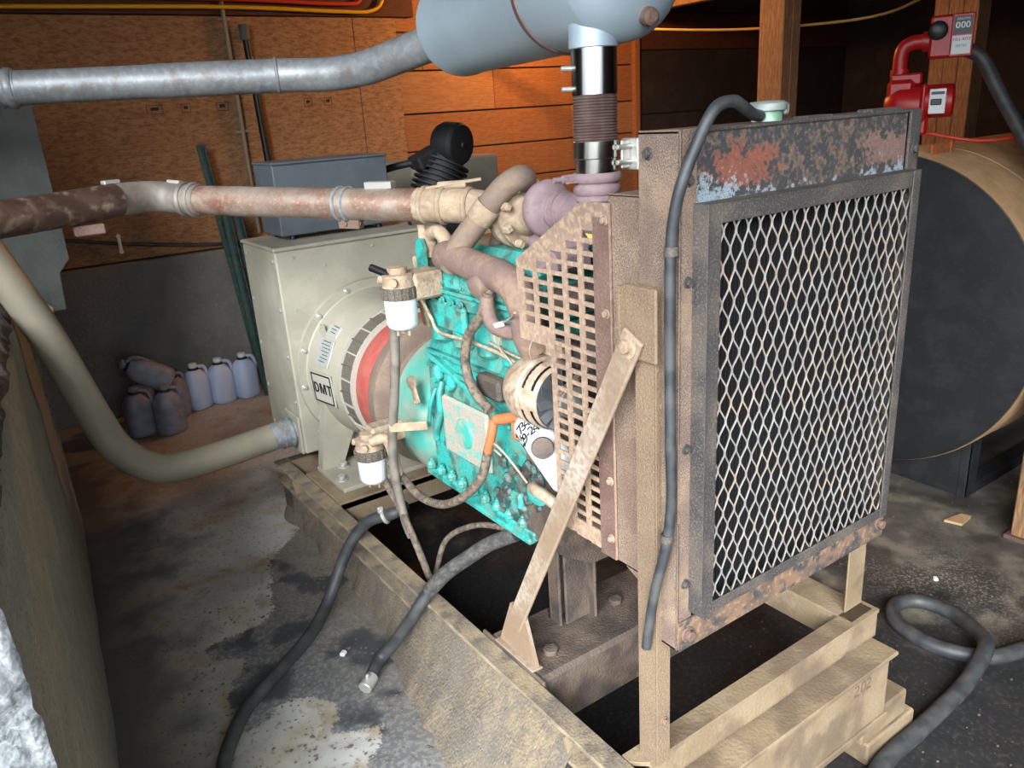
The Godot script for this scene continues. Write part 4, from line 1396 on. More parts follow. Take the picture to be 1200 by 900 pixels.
# ---------------------------------------------------------------- the engine
func build_engine() -> void:
	var t := thing("diesel_engine", "turquoise painted diesel engine caked with dust and grime", "engine", V(1.36, 0.6, -1.9))
	var st := S()
	# block with a stepped side: skirt, crankcase, upper deck
	prism(st, PackedVector2Array([Vector2(1.12, 0.78), Vector2(1.6, 0.78), Vector2(1.6, 1.36), Vector2(1.15, 1.36), Vector2(1.15, 1.25), Vector2(1.125, 1.2), Vector2(1.115, 1.0)]), V(0, 0, -2.16), V(1, 0, 0), V(0, 1, 0), V(0, 0, 1), 0.56)
	var block := part("engine_block", st, M.teal, t)
	# ribs and swellings of the casting
	st = S()
	for k in 4: cyl(st, V(1.15, 1.25, -2.08 + k * 0.13), V(1.15, 1.37, -2.08 + k * 0.13), 0.042, 20, 0.01)
	bx(st, V(1.112, 1.2, -2.155), V(1.15, 1.215, -1.61), 0.004)
	bx(st, V(1.108, 1.155, -2.155), V(1.15, 1.17, -1.62), 0.004)
	bar(st, V(1.118, 1.2, -2.14), V(1.112, 1.08, -1.68), 0.016, 0.03, V(0, 0, 1), 0.005)
	for p in [[1.15, -2.08], [1.14, -2.0]]:
		box(st, V(1.112, p[0], p[1]), V(0.035, 0.055, 0.036), 0.012)
		cyl(st, V(1.11, p[0] - 0.02, p[1]), V(1.09, p[0] - 0.02, p[1]), 0.012, 12)
	part("casting_ribs", st, M.teal, block)
	st = S()
	tube(st, sm([V(1.115, 1.12, -2.07), V(1.1, 1.08, -2.065), V(1.1, 1.02, -2.07), V(1.105, 0.94, -2.12), V(1.11, 0.91, -2.13)]), 0.011, 10)
	tube(st, sm([V(1.115, 1.09, -2.11), V(1.095, 1.04, -2.12), V(1.1, 0.95, -2.16)]), 0.007, 8)
	part("drain_pipe", st, M.teal, block)
	# side cover caked with pale dust
	st = S()
	bx(st, V(1.1, 0.895, -2.06), V(1.12, 1.085, -1.8), 0.012)
	var cov := part("side_cover", st, M.pale_dust, block, "square side cover caked in pale dust")
	st = S()
	lathe(st, V(1.102, 0.99, -1.93), V(-1, 0, 0), [Vector2(0, 0), Vector2(0, 0.05), Vector2(0.008, 0.045), Vector2(0.01, 0.025), Vector2(0.006, 0)], 20)
	part("cover_boss", st, M.teal_pale, cov)
	# pan rail with bolts
	st = S()
	bx(st, V(1.095, 0.765, -2.2), V(1.6, 0.795, -1.585), 0.006)
	bx(st, V(1.088, 0.752, -1.98), V(1.12, 0.772, -1.6), 0.006)
	for k in 9:
		var zz := -2.17 + k * 0.066
		box(st, V(1.1, 0.805, zz), V(0.03, 0.03, 0.03), 0.009)
		bolt(st, V(1.102, 0.82, zz), V(0, 1, 0), 0.008)
	part("pan_rail", st, M.teal, block)
	st = S()
	prism(st, PackedVector2Array([Vector2(1.17, 0.765), Vector2(1.55, 0.765), Vector2(1.5, 0.6), Vector2(1.23, 0.6)]), V(0, 0, -2.1), V(1, 0, 0), V(0, 1, 0), V(0, 0, 1), 0.5)
	part("oil_pan", st, M.black, t)
	# front case, grimy
	st = S()
	prism(st, PackedVector2Array([Vector2(1.1, 0.78), Vector2(1.2, 0.72), Vector2(1.55, 0.72), Vector2(1.62, 0.85), Vector2(1.6, 1.3), Vector2(1.2, 1.34), Vector2(1.12, 1.2)]), V(0, 0, -1.62), V(1, 0, 0), V(0, 1, 0), V(0, 0, 1), 0.16)
	part("gear_cover", st, M.oily, t)
	st = S()
	bx(st, V(1.105, 0.79, -1.72), V(1.13, 0.96, -1.6), 0.012)
	bx(st, V(1.1, 0.76, -1.8), V(1.125, 0.86, -1.6), 0.012)
	var rgh := FastNoiseLite.new()
	rgh.seed = 61
	for k in 26:
		box(st, V(1.108 + rng.randf_range(-0.006, 0.004), rng.randf_range(0.8, 1.0), rng.randf_range(-1.74, -1.5)), V(0.02, rng.randf_range(0.02, 0.05), rng.randf_range(0.02, 0.06)), 0.008, Basis(V(1, 0, 0), rng.randf_range(0, 3.0)))
	var fc := part("front_case", st, M.teal_grimy, t)
	st = S()
	lathe(st, V(1.1, 0.93, -1.56), V(-1, 0, 0.3), [Vector2(-0.02, 0), Vector2(-0.02, 0.04), Vector2(0.004, 0.036), Vector2(0.01, 0.02), Vector2(0.012, 0)], 18)
	part("case_boss", st, M.teal, fc)
	st = S()
	bx(st, V(1.085, 0.85, -1.68), V(1.11, 0.9, -1.63), 0.008)
	part("case_boss", st, M.teal, fc)
	st = S()
	lathe(st, V(1.36, 0.91, -1.44), V(0, 0, 1), [Vector2(-0.03, 0), Vector2(-0.03, 0.12), Vector2(0.0, 0.12), Vector2(0.008, 0.105), Vector2(0.018, 0.105), Vector2(0.026, 0.12), Vector2(0.06, 0.12), Vector2(0.06, 0.06), Vector2(0.03, 0.05), Vector2(0.03, 0)], 32)
	part("crank_pulley", st, M.oily, t)
	# lower front casting beside the mount
	st = S()
	bx(st, V(1.14, 0.84, -1.5), V(1.36, 0.93, -1.4), 0.02)
	tube(st, sm([V(1.16, 0.9, -1.42), V(1.2, 0.87, -1.3), V(1.3, 0.85, -1.2)]), 0.035, 12)
	part("mount_bracket", st, M.oily, t)

	# head, rocker cover, side cover panel
	st = S()
	bx(st, V(1.125, 1.365, -2.15), V(1.6, 1.47, -1.62), 0.008)
	bx(st, V(1.11, 1.412, -2.15), V(1.13, 1.424, -1.63), 0.003)
	var head := part("cylinder_head", st, M.teal, t)
	st = S()
	bx(st, V(1.105, 1.3, -2.145), V(1.13, 1.385, -1.89), 0.014)
	part("tappet_cover", st, M.teal, head)
	st = S()
	for k in 5: bolt(st, V(1.113, 1.39, -2.12 + 0.053 * k), V(-1, 0, 0), 0.008)
	for k in 5: bolt(st, V(1.122, 1.44, -2.12 + 0.105 * k), V(-1, 0, 0), 0.007)
	part("head_bolts", st, M.teal, head)
	st = S()
	for k in 4: bx(st, V(1.108, 1.425, -2.12 + k * 0.125), V(1.14, 1.475, -2.045 + k * 0.125), 0.012)
	part("port_bosses", st, M.teal, head)
	st = S()
	bx(st, V(1.2, 1.47, -2.15), V(1.55, 1.545, -1.66), 0.02)
	part("rocker_cover", st, M.teal, t)
	# thermostat side
	st = S()
	lathe(st, V(1.13, 1.33, -1.72), V(-1, 0, 0), [Vector2(0, 0), Vector2(0, 0.055), Vector2(0.012, 0.05), Vector2(0.012, 0.036), Vector2(0.006, 0.03), Vector2(0.012, 0.024), Vector2(0.018, 0.02), Vector2(0.018, 0)], 24)
	bx(st, V(1.12, 1.26, -1.68), V(1.16, 1.4, -1.56), 0.012)
	lathe(st, V(1.12, 1.325, -1.6), V(-1, 0, 0), [Vector2(0, 0), Vector2(0, 0.02), Vector2(0.008, 0.018), Vector2(0.004, 0.008), Vector2(0.004, 0)], 16)
	bx(st, V(1.13, 1.36, -1.86), V(1.16, 1.43, -1.64), 0.014)
	part("thermostat_housing", st, M.teal_pale, t)
	# lifting eye
	st = S()
	prism(st, PackedVector2Array([Vector2(-2.17, 1.44), Vector2(-2.12, 1.44), Vector2(-2.115, 1.53), Vector2(-2.13, 1.56), Vector2(-2.155, 1.56), Vector2(-2.17, 1.53)]), V(1.12, 0, 0), V(0, 0, 1), V(0, 1, 0), V(1, 0, 0), 0.012)
	part("lifting_eye", st, M.teal, t)
	st = S()
	bx(st, V(1.125, 1.38, -2.21), V(1.22, 1.5, -2.165), 0.006)
	tube(st, sm([V(1.16, 1.5, -2.14), V(1.16, 1.56, -2.14), V(1.16, 1.58, -2.08), V(1.17, 1.53, -2.03), V(1.19, 1.49, -2.02)]), 0.022, 12)
	cyl(st, V(1.14, 1.55, -2.15), V(1.14, 1.6, -2.15), 0.014, 8)
	part("breather_elbow", st, M.cast_dusty, t)

	# inlet manifold pipe along the head and the cross-over pipe to the turbo
	st = S()
	tube(st, sm([V(1.13, 1.52, -2.0), V(1.112, 1.53, -1.93), V(1.105, 1.515, -1.78), V(1.1, 1.505, -1.66), V(1.1, 1.48, -1.6), V(1.105, 1.43, -1.575), V(1.11, 1.37, -1.575), V(1.125, 1.33, -1.575)]), 0.043, 18)
	lathe(st, V(1.1, 1.49, -1.73), V(-0.8, -0.3, 0), [Vector2(0, 0), Vector2(0, 0.034), Vector2(0.05, 0.03), Vector2(0.054, 0.02), Vector2(0.054, 0)], 16)
	part("inlet_manifold", st, M.manifold, t)
	st = S()
	tube(st, sm([V(1.105, 1.5, -1.93), V(1.11, 1.55, -1.9), V(1.16, 1.64, -1.84), V(1.21, 1.71, -1.8), V(1.25, 1.735, -1.78), V(1.28, 1.73, -1.79)]), 0.034, 16)
	var xp := part("crossover_pipe", st, M.manifold_dusty, t)
	st = S()
	lathe(st, V(1.155, 1.632, -1.845), V(0.05, 0.09, 0.06), [Vector2(0, 0.033), Vector2(0, 0.037), Vector2(0.05, 0.038), Vector2(0.05, 0.033)], 18)
	part("hose_sleeve", st, M.cast_dusty, xp)
	st = S()
	tube(st, sm([V(1.25, 1.5, -1.95), V(1.26, 1.56, -1.92), V(1.275, 1.62, -1.88)]), 0.02, 10)
	tube(st, sm([V(1.28, 1.48, -1.93), V(1.285, 1.55, -1.88), V(1.29, 1.6, -1.84)]), 0.014, 10)
	part("oil_pipes", st, M.manifold, t)
	# exhaust manifold behind
	st = S()
	tube(st, sm([V(1.4, 1.45, -2.1), V(1.36, 1.53, -1.95), V(1.32, 1.55, -1.75), V(1.3, 1.56, -1.62)]), 0.05, 14)
	bx(st, V(1.2, 1.5, -1.72), V(1.34, 1.56, -1.58), 0.015)
	part("exhaust_manifold", st, M.purple, t)

	build_turbo(t)

	# alternator
	var o := V(1.1, 1.235, -1.585)
	st = S()
	lathe(st, o, V(0, 0, 1), [Vector2(-0.02, 0), Vector2(-0.02, 0.045), Vector2(0.0, 0.075), Vector2(0.03, 0.088), Vector2(0.075, 0.09), Vector2(0.08, 0.084), Vector2(0.088, 0.084), Vector2(0.093, 0.09), Vector2(0.12, 0.088), Vector2(0.145, 0.076), Vector2(0.15, 0.05), Vector2(0.15, 0)], 40)
	bx(st, V(1.13, 1.31, -1.56), V(1.17, 1.36, -1.48), 0.01)
	var alt := part("alternator", st, M.alu, t)
	st = S()
	for zz in [0.098, 0.112, 0.126]:
		for k in 4:
			var a := TAU * k / 4 + 0.2
			var rr: float = 0.0903 - (zz - 0.098) * 0.2
			lathe(st, o + V(0, 0, zz), V(0, 0, 1), [Vector2(0, rr - 0.004), Vector2(0, rr), Vector2(0.0075, rr - 0.0014), Vector2(0.0075, rr - 0.004)], 10, a, a + 0.95)
	part("vent_slots", st, M.cap_black, alt)
	st = S()
	for k in 12:
		var a := TAU * k / 12
		var r := V(cos(a), sin(a), 0)
		bar(st, o + r * 0.025 + V(0, 0, 0.16), o + r * 0.078 + V(0, 0, 0.158), 0.022, 0.002, V(-sin(a), cos(a), 0.6), 0.0003)
	lathe(st, o, V(0, 0, 1), [Vector2(0.151, 0), Vector2(0.151, 0.08), Vector2(0.153, 0.08), Vector2(0.153, 0)], 30)
	part("cooling_fan", st, M.fan, alt)
	st = S()
	lathe(st, o, V(0, 0, 1), [Vector2(0.165, 0), Vector2(0.165, 0.04), Vector2(0.172, 0.04), Vector2(0.18, 0.032), Vector2(0.188, 0.04), Vector2(0.195, 0.04), Vector2(0.195, 0.015), Vector2(0.21, 0.014), Vector2(0.21, 0)], 24)
	part("pulley", st, M.steel, alt)
	st = S()
	var belt := PackedVector3Array([V(1.1, 1.277, -1.405), V(1.36, 1.42, -1.405), V(1.48, 1.3, -1.405), V(1.47, 0.9, -1.405), V(1.36, 0.79, -1.405), V(1.25, 0.86, -1.405), V(1.065, 1.21, -1.405), V(1.07, 1.26, -1.405), V(1.1, 1.277, -1.405)])
	for i in belt.size() - 1: bar(st, belt[i], belt[i + 1], 0.018, 0.01, V(0, 0, 1), 0.001)
	part("fan_belt", st, M.rubber_dusty, t)
	st = S()
	cyl(st, V(1.36, 1.3, -1.42), V(1.36, 1.3, -1.27), 0.07, 24)
	bx(st, V(1.2, 1.2, -1.5), V(1.5, 1.42, -1.44), 0.02)
	tube(st, sm([V(1.15, 1.45, -1.52), V(1.25, 1.5, -1.4), V(1.3, 1.6, -1.25), V(1.3, 1.65, -1.12)]), 0.035, 14)
	part("water_pump", st, M.oily, t)
	# orange bracket and pipe
	st = S()
	tube(st, sm([V(1.05, 1.128, -1.665), V(1.055, 1.135, -1.64), V(1.06, 1.15, -1.6), V(1.06, 1.16, -1.57)]), 0.015, 10)
	bx(st, V(1.055, 1.08, -1.615), V(1.1, 1.19, -1.565), 0.014)
	bx(st, V(1.06, 1.07, -1.56), V(1.1, 1.2, -1.535), 0.01)
	tube(st, sm([V(1.05, 1.125, -1.675), V(1.045, 1.08, -1.685), V(1.045, 1.02, -1.712)]), 0.013, 10)
	part("water_fitting", st, M.orange, t, "orange water fitting")
	# oil filter with dates in ink
	st = S()
	var fa := V(1.085, 1.145, -1.575)
	var fb := V(1.06, 1.04, -1.345)
	var fd := (fb - fa).normalized()
	lathe(st, fa, fd, [Vector2(0, 0), Vector2(0.002, 0.03), Vector2(0.012, 0.042), Vector2(0.025, 0.047), Vector2(0.22, 0.047), Vector2(0.235, 0.04), Vector2(0.24, 0)], 36)
	var oil := part("oil_filter", st, M.canister, t, "white oil filter")
	var to_cam := V(-0.62, 0.3, 0.72)
	to_cam = (to_cam - fd * to_cam.dot(fd)).normalized()
	var sidev := fd.cross(to_cam).normalized()
	var lines := ["1,734", "3-29-24"]
	for li in 2:
		var wd: String = lines[li]
		for k in wd.length():
			var ang := (k - (wd.length() - 1) / 2.0) * -0.27 + 0.5
			var nr := to_cam * cos(ang) + sidev * sin(ang)
			var rt := -(-to_cam * sin(ang) + sidev * cos(ang))
			text("ink_mark", wd[k], fa + fd * (0.045 + 0.028 * li) + nr * 0.0475, rt, rt.cross(fd) if false else -fd, 0.026, M.ink, oil, true)
	st = S()
	lathe(st, V(1.018, 1.135, -1.415), V(-0.55, 0.25, 0.8), [Vector2(-0.02, 0), Vector2(-0.02, 0.024), Vector2(0.0, 0.028), Vector2(0.008, 0.026), Vector2(0.01, 0.018), Vector2(0.01, 0)], 24)
	part("tensioner_cap", st, M.oily, t)
	# hoses and wires
	st = S()
	tube(st, sm([V(1.075, 1.465, -1.7), V(1.065, 1.4, -1.725), V(1.055, 1.335, -1.785), V(1.05, 1.255, -1.803), V(1.05, 1.187, -1.772), V(1.05, 1.145, -1.69)]), 0.014, 12)
	part("coolant_hose", st, M.rubber_dusty, t)
	st = S()
	tube(st, sm([V(1.09, 1.47, -1.72), V(1.07, 1.43, -1.7), V(1.075, 1.38, -1.68), V(1.09, 1.37, -1.62), V(1.1, 1.38, -1.57)]), 0.02, 10)
	part("elbow_hose", st, M.manifold, t)
	st = S()
	tube(st, sm([V(1.045, 1.02, -1.712), V(1.038, 0.925, -1.75), V(1.03, 0.827, -1.855), V(1.03, 0.749, -1.996), V(1.03, 0.723, -2.142), V(1.035, 0.748, -2.285), V(1.0, 0.82, -2.36), V(0.97, 0.87, -2.36)]), 0.0135, 12)
	part("fuel_hose", st, M.rubber_dusty, t, "long dusty hose looping below the block")
	st = S()
	tube(st, sm([V(1.03, 1.45, -2.05), V(1.06, 1.4, -2.05), V(1.085, 1.34, -2.045), V(1.09, 1.298, -2.01), V(1.09, 1.303, -1.85), V(1.09, 1.3, -1.7), V(1.09, 1.288, -1.61)]), 0.0055, 8)
	tube(st, sm([V(1.1, 1.315, -1.75), V(1.1, 1.306, -1.68), V(1.1, 1.3, -1.6)]), 0.004, 8)
	part("fuel_line", st, M.alu, t)
	st = S()
	tube(st, sm([V(1.02, 1.455, -1.5), V(1.06, 1.42, -1.58), V(1.075, 1.385, -1.66), V(1.08, 1.37, -1.7)]), 0.003, 6)
	tube(st, sm([V(1.08, 1.38, -1.645), V(1.075, 1.353, -1.655), V(1.08, 1.32, -1.67), V(1.08, 1.3, -1.634), V(1.08, 1.28, -1.6)]), 0.003, 6)
	tube(st, sm([V(1.06, 1.4, -1.48), V(1.05, 1.36, -1.49), V(1.06, 1.33, -1.5)]), 0.003, 6)
	tube(st, sm([V(1.08, 1.0, -1.7), V(1.06, 1.03, -1.72), V(1.05, 1.05, -1.68), V(1.06, 1.02, -1.63), V(1.08, 0.96, -1.58)]), 0.0035, 6)
	var wr := part("wires", st, M.alu, t)
	wr.set_meta("kind", "stuff")
	st = S()
	bar(st, V(1.072, 1.375, -1.69), V(1.068, 1.395, -1.63), 0.014, 0.014, V(0, 1, 0), 0.002)
	part("wire_connector", st, M.label_white, wr)
	st = S()
	bx(st, V(1.085, 1.15, -1.82), V(1.13, 1.215, -1.7), 0.01)
	part("fuel_shutoff", st, M.oily, t)
	st = S()
	tube(st, sm([V(1.07, 0.965, -1.54), V(1.05, 0.98, -1.5), V(1.05, 0.975, -1.44), V(1.06, 0.95, -1.38)]), 0.016, 10)
	part("return_hose", st, M.alu, t)

	# flywheel housing with its inspection cover
	st = S()
	lathe(st, V(1.36, 0.91, -2.4), V(0, 0, 1), [Vector2(0, 0), Vector2(0, 0.27), Vector2(0.06, 0.272), Vector2(0.1, 0.275), Vector2(0.19, 0.255), Vector2(0.24, 0.23), Vector2(0.24, 0)], 56)
	var fh := part("flywheel_housing", st, M.teal_pale, t)
	st = S()
	var la := V(1.09, 1.075, -2.225)
	var lb := V(1.085, 1.02, -2.19)
	bar(st, la, lb, 0.034, 0.012, V(0, 0.5, 1), 0.005)
	cyl(st, la + V(0.006, 0.01, -0.005), la + V(-0.01, 0.01, -0.005), 0.022, 16)
	bolt(st, lb + V(-0.006, 0.01, 0), V(-1, 0, 0), 0.008)
	part("inspection_cover", st, M.cast_dusty, fh)

	# breather tube with a clip
	st = S()
	tube(st, sm([V(1.0, 1.35, -2.12), V(1.0, 1.2, -2.145), V(1.0, 1.05, -2.19), V(1.0, 0.9, -2.24), V(1.0, 0.76, -2.25), V(1.01, 0.6, -2.235), V(1.02, 0.54, -2.22)]), 0.0155, 12)
	var bt := part("breather_tube", st, M.tube_grey, t)
	st = S()
	bar(st, V(0.985, 0.955, -2.22), V(1.08, 0.965, -2.13), 0.03, 0.008, V(0, 1, 0), 0.002)
	part("tube_clip", st, M.cast_dusty, bt)
	st = S()
	tube(st, sm([V(0.97, 0.86, -2.37), V(0.99, 0.78, -2.36), V(1.0, 0.7, -2.32), V(1.005, 0.62, -2.23), V(1.005, 0.52, -2.14), V(1.01, 0.42, -2.08)]), 0.0125, 10)
	part("drain_hose", st, M.rubber_dusty, t)
	# hose out of the sump, lying under the block
	st = S()
	tube(st, sm([V(1.13, 0.74, -1.68), V(1.15, 0.7, -1.8), V(1.14, 0.64, -1.98), V(1.1, 0.54, -2.12), V(1.06, 0.4, -2.15)]), 0.01, 8)
	part("sump_pipe", st, M.rubber_dusty, t)

	fuel_filter(t, V(1.0, 1.318, -2.063), "upper white fuel filter")
	fuel_filter(t, V(0.965, 0.72, -2.355), "lower white fuel filter")
	st = S()
	bx(st, V(1.03, 1.4, -2.12), V(1.13, 1.48, -2.02), 0.008)
	bar(st, V(1.06, 1.48, -2.07), V(1.1, 1.3, -2.1), 0.03, 0.012, V(0, 0, 1))
	part("filter_bracket", st, M.cast_dusty, t)
	st = S()
	bx(st, V(0.97, 0.85, -2.4), V(1.12, 0.92, -2.33), 0.008)
	tube(st, sm([V(0.95, 0.89, -2.3), V(0.99, 0.9, -2.27), V(1.01, 0.84, -2.27), V(1.02, 0.76, -2.27)]), 0.018, 10)
	part("filter_bracket", st, M.cast_dusty, t)
	st = S()
	tube(st, PackedVector3Array([V(0.98, 1.48, -2.06), V(0.95, 1.5, -2.13)]), 0.012, 8)
	part("primer_lever", st, M.cap_black, t)


func fuel_filter(t: Node3D, p: Vector3, says: String) -> void:
	var up := V(0, 1, 0)
	var st := S()
	lathe(st, p, up, [Vector2(0, 0), Vector2(0.0, 0.03), Vector2(0.006, 0.041), Vector2(0.018, 0.047), Vector2(0.095, 0.048), Vector2(0.095, 0)], 32)
	var can := part("filter_canister", st, M.canister, t, says)
	st = S()
	lathe(st, p + up * 0.093, up, [Vector2(0, 0), Vector2(0, 0.053), Vector2(0.034, 0.053), Vector2(0.036, 0.04), Vector2(0.036, 0)], 32)
	for k in 16:
		var a := TAU * k / 16
		var r := V(cos(a), 0, sin(a))
		bar(st, p + up * 0.096 + r * 0.0535, p + up * 0.126 + r * 0.0535, 0.006, 0.005, V(-sin(a), 0, cos(a)), 0.001)
	part("filter_collar", st, M.screen, can)
	st = S()
	lathe(st, p + up * 0.128, up, [Vector2(0, 0), Vector2(0, 0.05), Vector2(0.02, 0.046), Vector2(0.036, 0.046), Vector2(0.038, 0.034), Vector2(0.038, 0.03), Vector2(0.056, 0.03), Vector2(0.058, 0)], 20)
	for a in [0.6, 2.3, 4.0]:
		var r := V(cos(a), 0, sin(a))
		cyl(st, p + up * 0.147 + r * 0.04, p + up * 0.147 + r * 0.06, 0.013, 8)
	part("filter_head", st, M.cast_dusty, can)
	st = S()
	for s in [-0.012, 0.012]: cyl(st, p + V(s, -0.022, s), p + V(s, 0.004, s), 0.005, 8)
	lathe(st, p + V(0, -0.014, 0), up, [Vector2(0, 0), Vector2(0, 0.009), Vector2(0.014, 0.012), Vector2(0.014, 0)], 10)
	part("drain_cock", st, M.alu, can)


func build_turbo(t: Node3D) -> void:
	var o := V(1.285, 1.655, -1.69)
	var zx := V(0, 0, 1)
	# turbine: a scroll and the flared outlet
	var st := S()
	lathe(st, o, zx, [Vector2(-0.055, 0.03), Vector2(-0.055, 0.055), Vector2(-0.03, 0.072), Vector2(-0.008, 0.077), Vector2(0.004, 0.0745), Vector2(0.012, 0.068), Vector2(0.018, 0.056), Vector2(0.021, 0.0475), Vector2(0.03, 0.0455), Vector2(0.06, 0.0455)], 48)
	lathe(st, o, zx, [Vector2(0.028, 0.044), Vector2(0.03, 0.049), Vector2(0.036, 0.049), Vector2(0.038, 0.044)], 32)
	lathe(st, o, zx, [Vector2(0.05, 0.044), Vector2(0.05, 0.05), Vector2(0.062, 0.05), Vector2(0.062, 0.044)], 32)
	var tb := part("turbine_housing", st, M.purple, t, "heat-purpled turbine housing")
	st = S()
	tube(st, sm([o + V(0, 0, 0.055), o + V(0, 0.0, 0.11), o + V(0, 0.012, 0.15), o + V(0, 0.045, 0.185), o + V(0, 0.075, 0.19)]), [0.046, 0.046, 0.046, 0.046, 0.046, 0.047, 0.047, 0.047, 0.047, 0.047, 0.048, 0.048, 0.048, 0.049, 0.049, 0.05, 0.05, 0.05, 0.05, 0.05, 0.05, 0.05, 0.05, 0.05, 0.05], 22)
	part("outlet_elbow", st, M.purple, tb)
	# compressor: dusty scroll with clamp bolts
	var c := V(1.285, 1.635, -1.84)
	st = S()
	lathe(st, c, zx, [Vector2(-0.09, 0.04), Vector2(-0.09, 0.052), Vector2(-0.05, 0.056), Vector2(-0.04, 0.075), Vector2(-0.02, 0.093), Vector2(0.005, 0.095), Vector2(0.02, 0.085), Vector2(0.026, 0.092), Vector2(0.04, 0.092), Vector2(0.046, 0.06), Vector2(0.09, 0.045), Vector2(0.11, 0.045)], 40)
	var cp := part("compressor_housing", st, M.cast_dusty, t)
	st = S()
	for k in 9:
		var a := TAU * k / 9
		var r := V(cos(a), sin(a), 0)
		bolt(st, c + r * 0.082 + V(0, 0, 0.04), zx, 0.008)
		box(st, c + r * 0.086 + V(0, 0, 0.06), V(0.022, 0.022, 0.03), 0.005, Basis(zx, a))
	part("clamp_bolts", st, M.cast_dusty, cp)


# ---------------------------------------------------------------- exhaust and intake pipes
func vband(st: SurfaceTool, p: Vector3, d: Vector3, r: float, w := 0.03) -> void:
	lathe(st, p - d.normalized() * w * 0.5, d, [Vector2(0, r - 0.002), Vector2(0, r + 0.002), Vector2(w * 0.3, r + 0.006), Vector2(w * 0.7, r + 0.006), Vector2(w, r + 0.002), Vector2(w, r - 0.002)], 28)


func build_exhaust() -> void:
	# upright flexible pipe from turbo to muffler
	var t := thing("exhaust_riser", "upright chrome and bellows exhaust pipe joining the turbo to the muffler", "exhaust pipe", V(1.285, 1.73, -1.5))
	var up := V(0, 1, 0)
	var o := V(1.285, 0, -1.5)
	var st := S()
	lathe(st, o + up * 1.93, up, [Vector2(0, 0.05), Vector2(0, 0.0535), Vector2(0.115, 0.0535), Vector2(0.115, 0.05)], 40)
	part("upper_sleeve", st, M.chrome, t)
	st = S()
	var prof: Array = [Vector2(0, 0.048)]
	for k in 16:
		for s in 4:
			var a := TAU * s / 4.0
			prof.append(Vector2((k + s / 4.0) * 0.0066, 0.0515 + 0.0028 * cos(a)))
	prof.append(Vector2(0.108, 0.048))
	lathe(st, o + up * 1.824, up, prof, 36)
	part("bellows", st, M.flex, t)
	st = S()
	lathe(st, o + up * 1.752, up, [Vector2(0, 0.048), Vector2(0, 0.0515), Vector2(0.034, 0.0515), Vector2(0.036, 0.054), Vector2(0.074, 0.054), Vector2(0.074, 0.05)], 40)
	part("lower_sleeve", st, M.chrome, t)
	st = S()
	bx(st, V(1.318, 1.76, -1.452), V(1.345, 1.825, -1.446), 0.002)
	bx(st, V(1.345, 1.755, -1.475), V(1.351, 1.828, -1.42), 0.002)
	for y in [1.775, 1.81]: cyl(st, V(1.3, y, -1.443), V(1.35, y, -1.443), 0.006, 10)
	part("clamp", st, M.steel, t)
	st = S()
	for y in [1.945, 1.99]: cyl(st, V(1.215, y, -1.535), V(1.245, y, -1.52), 0.006, 10)
	part("clamp_studs", st, M.steel, t)
	st = S()
	vband(st, o + up * 1.743, up, 0.054, 0.022)
	vband(st, o + up * 1.715, up, 0.052, 0.024)
	vband(st, o + up * 1.693, up, 0.05, 0.016)
	cyl(st, o + up * 1.69, o + up * 1.75, 0.05, 28)
	bx(st, V(1.195, 1.733, -1.53), V(1.255, 1.753, -1.52), 0.004)
	bx(st, V(1.2, 1.733, -1.515), V(1.255, 1.738, -1.505), 0.001)
	cyl(st, V(1.175, 1.743, -1.53), V(1.21, 1.743, -1.525), 0.007, 10)
	part("band_clamp", st, M.purple, t, "heat-purpled band clamp")

	# muffler and tail pipe
	t = thing("muffler", "large silver drum muffler hanging above the engine", "muffler", V(1.44, 2.03, -1.95))
	var m0 := V(1.32, 2.195, -1.4)
	var md := V(0.215, 0, -1).normalized()
	st = S()
	lathe(st, m0, md, [Vector2(0.05, 0.153), Vector2(0.06, 0.158), Vector2(0.3, 0.158), Vector2(0.302, 0.161), Vector2(0.316, 0.161), Vector2(0.318, 0.158), Vector2(1.1, 0.158), Vector2(1.108, 0.163), Vector2(1.125, 0.163), Vector2(1.14, 0.15), Vector2(1.15, 0.06), Vector2(1.15, 0.0)], 64)
	part("shell", st, M.muffler, t)
	st = S()
	lathe(st, m0, md, [Vector2(-0.02, 0.0), Vector2(-0.016, 0.06), Vector2(-0.002, 0.11), Vector2(0.022, 0.14), Vector2(0.045, 0.154), Vector2(0.055, 0.157), Vector2(0.062, 0.157)], 64)
	part("end_cap", st, M.muffler, t)
	st = S()
	tube(st, sm([m0 + md * 0.02 + V(0.03, -0.1, 0.0), m0 + md * -0.005 + V(0.033, -0.108, 0.0), m0 - md * 0.02 + V(0.035, -0.112, 0)]), 0.02, 14)
	lathe(st, m0 - md * 0.012 + V(0.035, -0.112, 0), -md, [Vector2(0, 0.02), Vector2(0.012, 0.019), Vector2(0.018, 0.012), Vector2(0.018, 0)], 16)
	part("drain_plug", st, M.brownrust, t, "rusty drain plug")
	st = S()
	lathe(st, V(1.285, 2.03, -1.5), up, [Vector2(0.0, 0.054), Vector2(0.002, 0.057), Vector2(0.05, 0.057), Vector2(0.1, 0.057)], 32)
	part("inlet_collar", st, M.muffler, t)
	st = S()
	var top := V(-0.6, 0.8, 0).normalized()
	bar(st, m0 + md * 0.45 + V(-0.1, 0.126, -0.02), m0 + md * 1.05 + V(-0.1, 0.126, -0.02), 0.02, 0.006, V(0.8, 0.6, 0))
	part("seam", st, M.muffler, t)
	st = S()
	lathe(st, m0, md, [Vector2(0.298, 0.158), Vector2(0.3, 0.1625), Vector2(0.318, 0.1625), Vector2(0.32, 0.158)], 64)
	part("seam_band", st, M.flex, t, "brownish rolled seam band")

	t = thing("tail_pipe", "long silver exhaust tail pipe running from the muffler to the left wall", "exhaust pipe", V(0.9, 2.04, -3.2))
	st = S()
